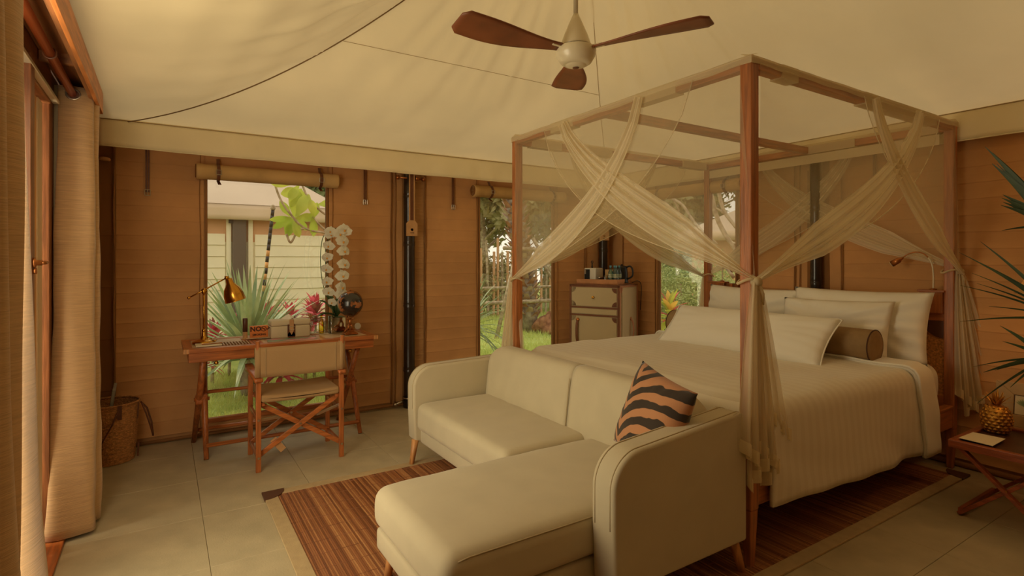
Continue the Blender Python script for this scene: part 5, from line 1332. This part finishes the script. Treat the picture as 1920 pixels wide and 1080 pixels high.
# table lamp, mostly outside the picture
tl_ = thing('table_lamp', 'lamp with pale shade at the right picture edge behind the palm leaves', 'lamp', (4.25, .93, NZ + .008))
MB().lathe([(0, 0), (.07, 0), (.07, .015), (.02, .03), (.03, .12), (.045, .22), (.03, .34), (.012, .40), (.012, .80)], (0, 0, 0), 20, cap=False).build('lamp_base', bronze_m, tl_, smooth=True)
MB().lathe([(.21, .835), (.10, 1.02)], (0, 0, 0), 36, cap=False).build('lamp_shade', mat('shade_fabric', (226, 196, 140), .8, trans=.5), tl_, smooth=True, solid=.002)
MB().lathe([(0, .86), (.02, .87), (.028, .90), (.018, .93), (0, .94)], (0, 0, 0), 14, cap=False).build('bulb', mat('bulb_glow', (255, 220, 160), .5, emit=((255, 190, 110), 6)), tl_, smooth=True)
pt = light('table_lamp_light', 'POINT', (4.25, .93, 1.335), (0, 0, 0), 3.6, (1, .55, .22)); pt.data.shadow_soft_size = .04
# palm plant with fan leaves, its pot outside the picture
pp_ = thing('potted_palm', 'dark green fan palm whose leaves enter at the right picture edge', 'plant', (3.55, .52, 0))
MB().lathe([(0, 0), (.15, 0), (.20, .30), (.21, .36), (.19, .36), (.18, .32), (0, .32)], (0, 0, 0), 28, cap=False).build('pot', leather_tan, pp_, smooth=True)
MB().tube([(0, 0, .30), (.02, .01, .7), (.0, .0, 1.05), (.01, 0, 1.30)], [.035, .03, .028, .02], 10).build('trunk', palmbark_m, pp_, smooth=True)
def frond_leaf(p0, p1, w, sag=.03, parent=None):
    p0 = Vector(p0); p1 = Vector(p1); d = (p1 - p0); L = d.length; s = d.cross(Vector((.75, .2, .6))).normalized(); n = 9; P = []
    for i in range(n + 1):
        t = i / n; c = p0.lerp(p1, t) + Vector((0, 0, sag * math.sin(PI * t) * L * 1.2)); ww = w * (math.sin(min(1, t * 3 + .15) * PI / 2)) * (1 - max(0, t - .35) / .66) + .0008
        P += [c - s * ww, c + Vector((0, 0, -ww * .5)), c + s * ww]
    return MB().add(P, [(i * 3 + j, i * 3 + j + 1, (i + 1) * 3 + j + 1, (i + 1) * 3 + j) for i in range(n) for j in range(2)]).build('leaf', palm_m, parent, smooth=True, recalc=False, world=True)
H1_ = (3.40, .78, 1.62); H2_ = (3.42, .74, 1.20); H3_ = (3.40, .80, 1.02)
T1 = [(3.4, 1.025, 2.022), (3.41, 1.0, 1.99), (3.4, .998, 1.935), (3.4, .98, 1.93), (3.4, .923, 1.822), (3.40, .958, 1.78), (3.40, .962, 1.765), (3.41, .960, 1.745), (3.40, .965, 1.73), (3.40, .962, 1.608)]
T2 = [(3.4, 1.043, 1.557), (3.40, 1.129, 1.505), (3.41, 1.05, 1.455), (3.4, 1.077, 1.401), (3.4, 1.125, 1.338), (3.41, 1.06, 1.35), (3.4, 1.01, 1.24), (3.4, 1.125, 1.154)]
T3 = [(3.4, 1.031, .914), (3.41, .99, .93), (3.4, 1.071, .935), (3.4, .928, 1.13), (3.4, .968, 1.15), (3.4, .958, 1.076), (3.40, .93, .86), (3.38, 1.05, .76)]
W1_ = [.016, .020, .020, .013, .018, .020, .020, .018, .016, .008]; W2_ = [.010, .008, .016, .006, .006, .006, .006, .007]; W3_ = [.014, .012, .006, .010, .014, .012, .008, .006]
for Hh_, Ts, Ws in ((H1_, T1, W1_), (H2_, T2, W2_), (H3_, T3, W3_)):
    MB().tube(cr_pts([(3.55, .52, 1.25), (3.5, .62, (Hh_[2] + 1.3) / 2 + .03), Hh_], 5), .006, 6).build('leaf_stalk', leaf_dk, pp_, world=True)
    for T_, w in zip(Ts, Ws): frond_leaf(Hh_, T_, w, parent=pp_)
# fronds on the hidden side
for k in range(14):
    a = R(200 + 12 * k); frond_leaf((3.55, .50, 1.5), (3.55 + .5 * math.cos(a), .50 + .5 * math.sin(a), 1.5 + .35 * math.sin(k * 1.9)), .012, parent=pp_)
# ================================================ OUTSIDE
gm = MB().grid(lambda u, v: (-14 + 44 * u, 5.30 + 24 * v, -.06 + .03 * math.sin(u * 40) * math.sin(v * 31)), 60, 40)
gnd = tag(gm.build('ground', lawn_m, smooth=True), kind='structure')
gm2 = tag(MB().box(-14, -12, -.16, -.65, 5.30, -.10).box(4.97, -12, -.16, 30, 5.30, -.10).box(-.65, -12, -.16, 4.97, -2.05, -.10).build('ground_terrace', mat('terrace_paving', (176, 152, 118), .8)), kind='structure')
def np_mesh(name, V, F4, m, parent=None, smooth=False):
    me = bpy.data.meshes.new(name); n = len(V); k = len(F4)
    me.vertices.add(n); me.vertices.foreach_set('co', V.astype(np.float32).ravel())
    c = F4.shape[1]; me.loops.add(k * c); me.loops.foreach_set('vertex_index', F4.astype(np.int32).ravel())
    me.polygons.add(k); me.polygons.foreach_set('loop_start', np.arange(0, k * c, c, dtype=np.int32)); me.update(calc_edges=True); me.validate()
    me.materials.append(m); o = bpy.data.objects.new(name, me); COL.objects.link(o)
    if parent is not None: o.parent = parent
    return o
def grass(n, x0, x1, y0, y1, h, w, seed):
    r = np.random.default_rng(seed); x = r.uniform(x0, x1, n); y = r.uniform(y0, y1, n); a = r.uniform(0, 2 * PI, n); hh = h * r.uniform(.5, 1.2, n); l = r.uniform(-.6, .6, (n, 2)) * hh[:, None]
    ca, sa = np.cos(a) * w, np.sin(a) * w; z0 = -.06
    V = np.stack([np.stack([x - ca, y - sa, np.full(n, z0)], 1), np.stack([x + ca, y + sa, np.full(n, z0)], 1), np.stack([x + l[:, 0], y + l[:, 1], z0 + hh], 1)], 1).reshape(-1, 3)
    return V, np.arange(3 * n).reshape(n, 3)
g1, g2 = [], []
off_ = 0
for a in ((26000, -.6, 3.2, 5.4, 8.2, .075, .006, 1), (9000, 2.0, 6.0, 5.4, 8.0, .075, .006, 2), (16000, 4.0, 10.5, 7.0, 13.5, .10, .012, 3)):
    V, F = grass(*a); g1.append(V); g2.append(F + off_); off_ += len(V)
go = np_mesh('grass', np.concatenate(g1), np.concatenate(g2), grass_m); tag(go, 'short green lawn grass outside the tent windows', 'grass', kind='stuff')
def leafcloud(n, c, rad, s, seed, flat=1.0, shell=.55, blobs=10):
    r = np.random.default_rng(seed); B = r.normal(size=(blobs, 3)); B /= np.linalg.norm(B, axis=1)[:, None]; B *= r.uniform(.25, .72, (blobs, 1)); br = r.uniform(.28, .5, blobs)
    k = r.integers(0, blobs, n); d = r.normal(size=(n, 3)); d /= np.linalg.norm(d, axis=1)[:, None]
    P = B[k] + d * (br[k] * r.uniform(shell, 1, n))[:, None]
    P = P * np.array(rad) + np.array(c)
    u = r.normal(size=(n, 3)); u /= np.linalg.norm(u, axis=1)[:, None]; w = np.cross(u, r.normal(size=(n, 3))); w /= np.linalg.norm(w, axis=1)[:, None]
    ss = s * r.uniform(.6, 1.3, n)[:, None]
    V = np.stack([P - u * ss, P + w * ss * .45, P + u * ss, P - w * ss * .45], 1).reshape(-1, 3)
    return V, np.arange(4 * n).reshape(n, 4)
def tree(label, loc, h, crown, rad, n, s, m, seed, grp='trees in the garden'):
    t = thing('garden_tree', label, 'tree', loc, 0, grp)
    V, F = leafcloud(n, (0, 0, h), rad, s, seed, blobs=14); o = np_mesh('foliage', V, F, m, t); o['kind'] = 'stuff'
    P = [(0, 0, -.06), (.1, .05, h * .3), (-.05, 0, h * .6), (0, 0, h * .95)]
    MB().tube(P, [.16, .12, .09, .03], 10).build('trunk', bark_m, t, smooth=True)
    r = random.Random(seed)
    for k in range(5):
        a = r.uniform(0, 6.28); z = h * r.uniform(.4, .75); MB().tube([(0, 0, z), (rad[0] * .4 * math.cos(a), rad[1] * .4 * math.sin(a), z + .5), (rad[0] * .75 * math.cos(a), rad[1] * .75 * math.sin(a), z + .9)], [.05, .035, .015], 6).build('branch', bark_m, t, smooth=True)
tree('tall pale green tree left of the palm trunk', (8.6, 15.2, 0), 4.2, 0, (2.6, 2.2, 2.9), 9000, .17, tree_m, 1)
tree('tall tree directly behind the palm trunk', (11.6, 16.0, 0), 4.4, 0, (2.7, 2.4, 3.2), 9000, .17, tree_d, 2)
tree('broad dark tree behind the neighbouring tent roof', (6.0, 21.5, 0), 4.6, 0, (3.8, 2.4, 3.0), 9000, .19, tree_d, 3)
tree('wide tree right of the palm trunk near the tent corner', (14.2, 13.5, 0), 4.0, 0, (2.6, 2.4, 3.4), 9000, .17, tree_m, 4)
tree('big tree behind the pink tent roof', (17.5, 9.8, 0), 4.6, 0, (2.8, 3.4, 3.4), 10000, .17, tree_d, 5)
tree('broad tree beyond the bare branches of the right window', (16.0, 13.0, 0), 4.2, 0, (2.6, 2.8, 3.4), 10000, .17, tree_d, 6)
tree('pale tree in the gap behind the bamboo fence', (9.4, 18.5, 0), 3.6, 0, (3.2, 2.2, 3.2), 9000, .17, tree_m, 7)
# hedges
def hedge(label, loc, rad, n, s, m, seed, name='hedge'):
    t = thing(name, label, 'hedge', loc, 0, 'hedges and bushes outside')
    V, F = leafcloud(n, (0, 0, rad[2] * .75), rad, s, seed, blobs=30, shell=.35); o = np_mesh('foliage', V, F, m, t); o['kind'] = 'stuff'
    for k in range(3): MB().tube([(rad[0] * .3 * (k - 1), 0, -.06), (rad[0] * .35 * (k - 1), 0, rad[2])], [.03, .015], 6).build('stem', bark_m, t)
hedge('dense pale green bush outside the window behind the bed', (8.3, 6.75, 0), (1.1, 1.5, 1.02), 15000, .030, hedge_m, 11)
hedge('low bush at the foot of the garden trees left of the palm', (7.6, 13.2, 0), (1.9, 1.0, 1.1), 5000, .06, tree_m, 12)
hedge('low bush right of the palm trunk', (10.6, 12.9, 0), (2.2, 1.0, 1.4), 6000, .06, tree_d, 13)
hedge('dark bush far right behind the palm props', (12.6, 10.4, 0), (1.4, 1.8, 1.6), 5000, .06, tree_d, 14)
# bamboo fence behind
fe = thing('bamboo_fence', 'tall bamboo cane fence at the back of the garden', 'fence', (5.8, 12.6, 0))
for k in range(26):
    MB().tube([(k * .16 + rng.uniform(-.03, .03), 0, -.06), (k * .16 + rng.uniform(-.06, .06), .02, 1.9 + rng.uniform(-.25, .3))], .035, 8).build('fence_cane', tentwall_m if k % 3 else bark_m, fe)
# neighbouring tent
nt = thing('neighbour_tent', 'neighbouring cream safari tent seen through the desk window', 'tent', (-1, 9.5, 0))
def NB(n, m, a, c, bev=.0): return MB().box(*a, *c).build(n, m, nt, world=True, bevel=bev)
NB('upper_wall', tentwall_m, (-4, 9.5, 1.74), (2.45, 9.56, 2.35))
NB('lower_wall', shutter_m, (-4, 9.502, -.05), (2.40, 9.56, 1.74))
sh_x = [(-4, -1.0), (-.75, .80), (1.22, 2.30)]
for a, c in sh_x:
    z = -.05
    while z < 1.74:
        mbx = MB().prism([(9.50, z), (9.470, z), (9.486, z + .171), (9.50, z + .171)], 0, a, c)
        mbx.build('canvas_slat', shutter_m, nt, world=True); z += .174
for x in (.815, 1.12, 2.31, -.95): NB('jamb', shutter_m, (x, 9.455, -.05), (x + .065, 9.50, 2.3))
NB('post', mat('grey_post', (96, 84, 74), .6), (.895, 9.40, -.05), (1.09, 9.48, 2.28), .02)
NB('post_bolt', black_m, (.84, 9.39, 2.02), (.90, 9.42, 2.08))
fl_ = MB().grid(lambda u, v: (-4 + 6.6 * u, 9.32 - .02 * math.sin(u * 50) * v, 2.31 - v * .235), 60, 3).build('roof_valance', tentflap_m, nt, smooth=True, world=True, solid=.02)
MB().grid(lambda u, v: (2.6, 9.32 + 5.5 * u, 2.31 - v * .235), 30, 3).build('roof_valance', tentflap_m, nt, smooth=True, world=True, solid=.02)
MB().add([(-4, 9.30, 2.31), (2.6, 9.30, 2.31), (-.3, 12.2, 4.45), (-2.2, 12.2, 4.45), (-7, 9.3, 2.31)], [(0, 1, 2, 3)]).build('roof_panel', tentroof_m, nt, world=True)
MB().add([(2.6, 9.30, 2.31), (2.6, 15.1, 2.31), (-.3, 12.2, 4.45)], [(0, 1, 2)]).build('roof_panel', tentroof_m, nt, world=True)
MB().box(2.35, 9.56, -.05, 2.42, 14.5, 2.3).build('side_wall', tentwall_m, nt, world=True)
nt2 = thing('neighbour_tent', 'pinkish tent roof seen through the window behind the bed', 'tent', (11, 6, 0))
MB().add([(11, 9.45, 2.12), (11, 0, 2.12), (14.2, 3.2, 4.0), (14.2, 6.3, 4.0)], [(0, 1, 2, 3)]).build('roof_panel', tentroof_m, nt2, world=True)
MB().add([(11, 9.45, 2.12), (17, 9.45, 2.12), (14.2, 6.3, 4.0)], [(0, 1, 2)]).build('roof_panel', tentroof_m, nt2, world=True)
MB().grid(lambda u, v: (10.98, 9.45 - 9 * u, 2.13 - v * .22), 40, 2).build('roof_valance', tentflap_m, nt2, smooth=True, world=True, solid=.02)
MB().box(11.2, 0, -.05, 11.26, 9.2, 2.2).build('wall', tentwall_m, nt2, world=True)
# agave in front of the desk window
def blade_leaf(parent, base, az, el, L, w, droop, m, name='leaf', fold=.35, tip=1.0, n=7):
    base = Vector(base); d = Vector((math.cos(az) * math.cos(el), math.sin(az) * math.cos(el), math.sin(el))); s = Vector((-math.sin(az), math.cos(az), 0)); up = s.cross(d); P = []
    for i in range(n + 1):
        t = i / n; c = base + d * (L * t) - Vector((0, 0, droop * L * t * t)); ww = w * (.55 + .45 * math.sin(min(1, t * 2.2) * PI / 2)) * (1 - max(0, t - .4) ** 1.5 / .6 ** 1.5) + .001
        P += [c - s * ww + up * abs(ww) * fold * -1, c, c + s * ww - up * ww * fold]
    return MB().add(P, [(i * 3 + j, i * 3 + j + 1, (i + 1) * 3 + j + 1, (i + 1) * 3 + j) for i in range(n) for j in range(2)]).build(name, m, parent, smooth=True, recalc=False)
ag = thing('agave_plant', 'big spiky green agave in front of the desk window', 'plant', (.80, 6.75, -.05))
r = random.Random(4)
MB().tube([(0, 0, 0), (0, 0, .35), (0, 0, .62)], [.08, .09, .05], 12).build('trunk', palmbark_m, ag, smooth=True)
for k in range(120):
    f = k / 120; el = R(82 - 78 * f ** .9 + r.uniform(-5, 5)); az = k * 2.39996 + r.uniform(-.15, .15)
    L = (1.06 if f < .6 else .92) * r.uniform(.82, 1.06)
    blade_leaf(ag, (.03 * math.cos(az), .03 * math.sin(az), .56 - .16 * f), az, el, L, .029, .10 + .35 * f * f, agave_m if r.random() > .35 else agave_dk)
ag2 = thing('spiky_plant', 'small spiky grass-like plant low on the lawn under the desk', 'plant', (.95, 6.25, -.06))
for k in range(26):
    az = r.uniform(0, 6.28); blade_leaf(ag2, (0, 0, 0), az, R(r.uniform(15, 75)), r.uniform(.25, .45), .012, .4, yucca_m)
yu = thing('yucca_plant', 'long leaved dracaena at the left side of the narrow window', 'plant', (3.30, 6.2, -.05))
MB().tube([(0, 0, 0), (0, 0, .6)], [.05, .04], 10).build('trunk', palmbark_m, yu, smooth=True)
for k in range(90):
    f = k / 90; el = R(84 - 96 * f + r.uniform(-8, 8)); az = k * 2.39996
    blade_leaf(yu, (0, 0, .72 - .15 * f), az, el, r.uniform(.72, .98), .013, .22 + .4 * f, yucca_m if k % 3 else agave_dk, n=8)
def cordyline(loc, n, L, w, label, seed, mats, h=.45):
    t = thing('cordyline_plant', label, 'plant', loc, 0, 'red leaved shrubs outside'); rr = random.Random(seed)
    MB().tube([(0, 0, 0), (.02, 0, h)], [.02, .015], 8).build('stem', bark_m, t, smooth=True)
    for k in range(n):
        f = k / n; blade_leaf(t, (.02, 0, h - .15 * f), k * 2.4, R(80 - 85 * f + rr.uniform(-10, 10)), L * rr.uniform(.75, 1.1), w, .25 + .3 * f, mats[rr.randrange(len(mats))], n=6)
cd = ((1.62, 7.25, -.05), (1.36, 7.5, -.05), (1.98, 7.6, -.05), (.50, 7.6, -.05), (1.80, 6.85, -.05), (.30, 7.3, -.05), (1.45, 6.95, -.05), (1.15, 7.9, -.05), (1.72, 7.95, -.05), (.72, 8.0, -.05), (1.12, 6.75, -.05))
lb = ('tallest pink cordyline right of the agave', 'pink cordyline just behind the right side of the agave', 'red cordyline at the right edge of the desk window', 'pink cordyline behind the left side of the agave', 'dark red cordyline low behind the glass bottles', 'dark pink cordyline low at the left edge of the desk window', 'dark leaved cordyline right behind the tissue box', 'pink cordyline farthest back, left of the tallest one', 'pink cordyline farthest back, right of the tallest one', 'small pink cordyline hidden behind the agave centre', 'low red cordyline under the right agave leaves')
hs = (.86, .78, .86, .60, .50, .45, .55, .80, .80, .60, .30)
for k, (c, l) in enumerate(zip(cd, lb)): cordyline(c, 30, .34, .034, l, k, (cord_2, cord_2, cord_m) if k in (4, 6) else (cord_m, cord_m, cord_2), hs[k])
cordyline((5.95, 5.28, -.05), 26, .44, .045, 'yellow and red croton outside the window behind the bed', 9, (plum_m, cord_m, mat('yellow_leaf', (236, 196, 90), .5, trans=.4)), .80)
# striped stick
stk = thing('striped_pole', 'thin black and tan striped pole leaning behind the agave', 'pole', (.90, 7.2, 0))
P0 = Vector((.90, 7.2, -.05)); P1 = Vector((1.125, 7.2, 2.07))
nst = 30
for k in range(nst):
    a = P0.lerp(P1, k / nst); c = P0.lerp(P1, (k + 1) / nst); MB().tube([a, c], .020, 8).build('pole_band', black_m if (k % 2 or k > 23) else oak_z, stk, world=True, smooth=True)
MB().lathe([(.022, 0), (.032, .02), (.02, .04), (.026, .05), (0, .07)], tuple(P1), 12).build('finial', bark_m, stk, world=True, smooth=True)
# plumeria branches with big leaves
plu = thing('frangipani_tree', 'branch of big bright green leaves at the top right of the desk window', 'tree', (1.9, 6.5, 0))
B = [[(1.9, 6.6, 1.75), (1.589, 6.5, 1.772), (1.354, 6.5, 1.82), (1.2, 6.5, 1.971), (1.10, 6.5, 2.12), (1.039, 6.5, 2.29), (1.0, 6.5, 2.5)], [(1.9, 6.6, 1.75), (1.75, 6.5, 1.95), (1.589, 6.5, 1.982), (1.459, 6.5, 2.086), (1.37, 6.5, 2.2), (1.319, 6.5, 2.32), (1.2, 6.5, 2.6)],
     [(1.354, 6.5, 1.82), (1.28, 6.5, 1.80), (1.262, 6.5, 1.776), (1.2, 6.5, 1.655), (1.155, 6.5, 1.75)], [(1.9, 6.6, 1.2), (1.75, 6.5, 1.78), (1.589, 6.5, 1.80), (1.43, 6.5, 1.95)], [(2.3, 7.0, -.06), (2.1, 6.8, .8), (1.9, 6.6, 1.75)]]
for k, P in enumerate(B): MB().tube(cr_pts(P, 5), .045 if k == 4 else .012, 8).build('branch', bark_m, plu, world=True, smooth=True)
def obleaf(c, d, L, w, nrm, m, parent):
    c = Vector(c); d = Vector(d).normalized(); n_ = Vector(nrm).normalized(); s = d.cross(n_).normalized(); P = []
    for i in range(8):
        t = i / 7; ww = w * math.sin(PI * min(.985, max(.03, t ** 1.25))) ** .7; q = c + d * L * t + n_ * (-.06 * L * (2 * t - 1) ** 2)
        P += [q - s * ww + n_ * ww * .2, q, q + s * ww + n_ * ww * .2]
    MB().add(P, [(i * 3 + j, i * 3 + j + 1, (i + 1) * 3 + j + 1, (i + 1) * 3 + j) for i in range(7) for j in range(2)]).build('leaf', m, parent, smooth=True, recalc=False, world=True)
LV = [((1.2, 1.93), (-1, -.15), .24, .035), ((1.2, 1.92), (-.6, -.35), .22, .04), ((1.22, 1.93), (-.2, -.8), .22, .05), ((1.2, 1.95), (-.6, .9), .2, .045), ((1.25, 1.95), (.1, 1), .32, .08), ((1.25, 1.95), (.55, 1), .30, .07), ((1.22, 1.9), (.3, -.9), .20, .045), ((1.25, 1.93), (.9, .1), .22, .05),
      ((1.28, 1.92), (.5, -.55), .16, .04), ((1.44, 1.93), (.3, 1), .20, .05), ((1.44, 1.95), (-.2, 1), .2, .05), ((1.43, 1.95), (.1, -1), .22, .05), ((1.30, 2.25), (-1, -.3), .22, .06), ((1.3, 2.25), (-.5, -1), .22, .05), ((1.32, 2.28), (.1, -1), .25, .06), ((1.2, 2.3), (-1, .1), .25, .06), ((1.28, 2.3), (-.3, -.5), .2, .05), ((1.5, 2.1), (1, .1), .2, .05), ((1.1, 2.3), (.5, .5), .25, .06), ((1.16, 1.75), (.2, 1), .2, .045)]
for k, (c, d, L, w) in enumerate(LV): obleaf((c[0], 6.5 + .03 * ((k % 5) - 2), c[1]), (d[0], .15 * ((k % 3) - 1), d[1]), L, w, (.1 * ((k % 4) - 2), -1, .25 * ((k % 3) - 1)), plum_m, plu)
# palm trunk with boots and props
pt_ = thing('palm_tree', 'thick palm trunk with shaggy old leaf bases in the garden', 'palm', (6.45, 9.5, -.06))
MB().tube([(0, 0, 0), (0, 0, .5), (-.10, 0, 1.2), (-.28, 0, 2.2), (-.45, 0, 3.2)], [.20, .17, .17, .17, .17], 20).build('trunk', palmbark_m, pt_, smooth=True)
rp = random.Random(8)
for k in range(150):
    z = .30 + k * .020; a = k * 2.4; cx = -.10 - .19 * (z - 1.2) if z > 1.2 else -.1 * max(0, (z - .5) / .7); rr = .16
    c = Vector((cx + rr * math.cos(a), rr * math.sin(a), z)); d = Vector((math.cos(a) * .7, math.sin(a) * .8, .70)).normalized(); s = Vector((-math.sin(a), math.cos(a), 0)); w = .085
    o_ = Vector((math.cos(a), math.sin(a), 0)) * .03; L = .20 * rp.uniform(.8, 1.2)
    MB().add([c - s * w, c + s * w, c + d * L + s * w * .45, c + d * L - s * w * .45, c - s * w * .8 - o_, c + s * w * .8 - o_, c + d * L * .95 + s * w * .4 - o_ * .5, c + d * L * .95 - s * w * .4 - o_ * .5], [(0, 1, 2, 3), (7, 6, 5, 4), (3, 2, 6, 7), (0, 3, 7, 4), (1, 5, 6, 2)]).build('leaf_base', husk_m if k % 3 else soil_m, pt_)
def leafpalm(k):
    az = k * .7; blade_leaf(pt_, (-.45, 0, 3.2), az, R(40), 1.8, .12, .5, leaf_dk, 'frond')
for k in range(9): leafpalm(k)
pr_ = thing('trunk_props', 'pale wooden pole bracing lashed around the palm trunk', 'prop', (6.5, 9.4, 0))
for a, c, rr in (((5.62, 9.15, 1.69), (7.45, 9.15, 1.64), .038), ((5.2, 9.2, .62), (8.6, 9.2, .60), .038), ((5.4, 9.7, .88), (8.6, 9.7, .86), .03), ((6.02, 9.15, 1.95), (5.3, 8.9, -.05), .04), ((6.35, 9.2, 1.9), (7.55, 9.0, -.05), .04), ((6.5, 9.4, 1.7), (7.9, 9.5, -.05), .035), ((7.0, 9.15, 1.85), (7.0, 9.1, 1.5), .03)):
    MB().tube([a, c], rr, 8).build('prop_pole', bark_m, pr_, world=True, smooth=True)
def rock(loc, s, label, seed, m=soil_m):
    rr = np.random.default_rng(seed); ph = rr.uniform(0, 6, 6)
    def f(u, v):
        a = u * 2 * PI; b = v * PI; n_ = 1 + .16 * math.sin(a * 3 + ph[0] + b * 2) + .12 * math.sin(a * 5 + b * 4 + ph[1]) + .07 * math.sin(a * 9 + b * 7 + ph[2])
        return (s[0] * n_ * math.sin(b) * math.cos(a), s[1] * n_ * math.sin(b) * math.sin(a), s[2] * n_ * math.cos(b))
    o = MB().grid(f, 28, 18, closeu=True).build('soil_mound', m, smooth=True); o.location = loc; tag(o, label, 'mound', 'mounds of soil in the garden')
rock((6.82, 9.25, .05), (.36, .3, .26), 'reddish clump of soil at the foot of the palm trunk', 1)
rock((7.5, 9.5, .0), (.22, .2, .16), 'smaller orange clump of soil right of the palm foot', 2)
# bare branches outside the right window
bb = thing('bare_tree', 'pale leafless branches crossing the window behind the bed', 'tree', (7.2, 4.4, 0))
for P, rr in (([(7, 6.9, 2.62), (7, 6.41, 2.451), (7, 6.2, 2.33), (7, 6.038, 2.21), (7, 5.8, 1.98), (7, 5.55, 1.766), (7, 5.3, 1.55), (7, 5.0, 1.2)], .026), ([(7, 6.3, 2.55), (7, 6.148, 2.462), (7, 5.93, 2.331), (7, 5.75, 2.1), (7, 5.55, 1.90), (7.05, 5.328, 1.70)], .024), ([(7, 6.12, 2.45), (7, 6.03, 2.3), (7, 5.98, 2.15)], .014),
              ([(7, 5.45, 2.6), (7, 5.375, 2.389), (7, 5.281, 2.077), (7, 5.12, 1.80), (7, 4.963, 1.594), (7, 4.9, 1.3)], .034), ([(7, 5.26, 2.6), (7, 5.234, 2.376), (7, 5.142, 2.147), (7, 4.937, 1.901), (7, 4.7, 1.6)], .026), ([(7, 5.34, 2.25), (7, 5.24, 2.2), (7, 5.16, 2.14)], .016), ([(7, 4.9, 1.3), (7.1, 4.7, .6), (7.2, 4.5, -.06)], .05), ([(7, 5.05, 1.72), (7, 4.85, 1.62), (7, 4.95, 1.3)], .02)):
    MB().tube(cr_pts(P, 4), rr, 8).build('branch', bark_m, bb, world=True, smooth=True)
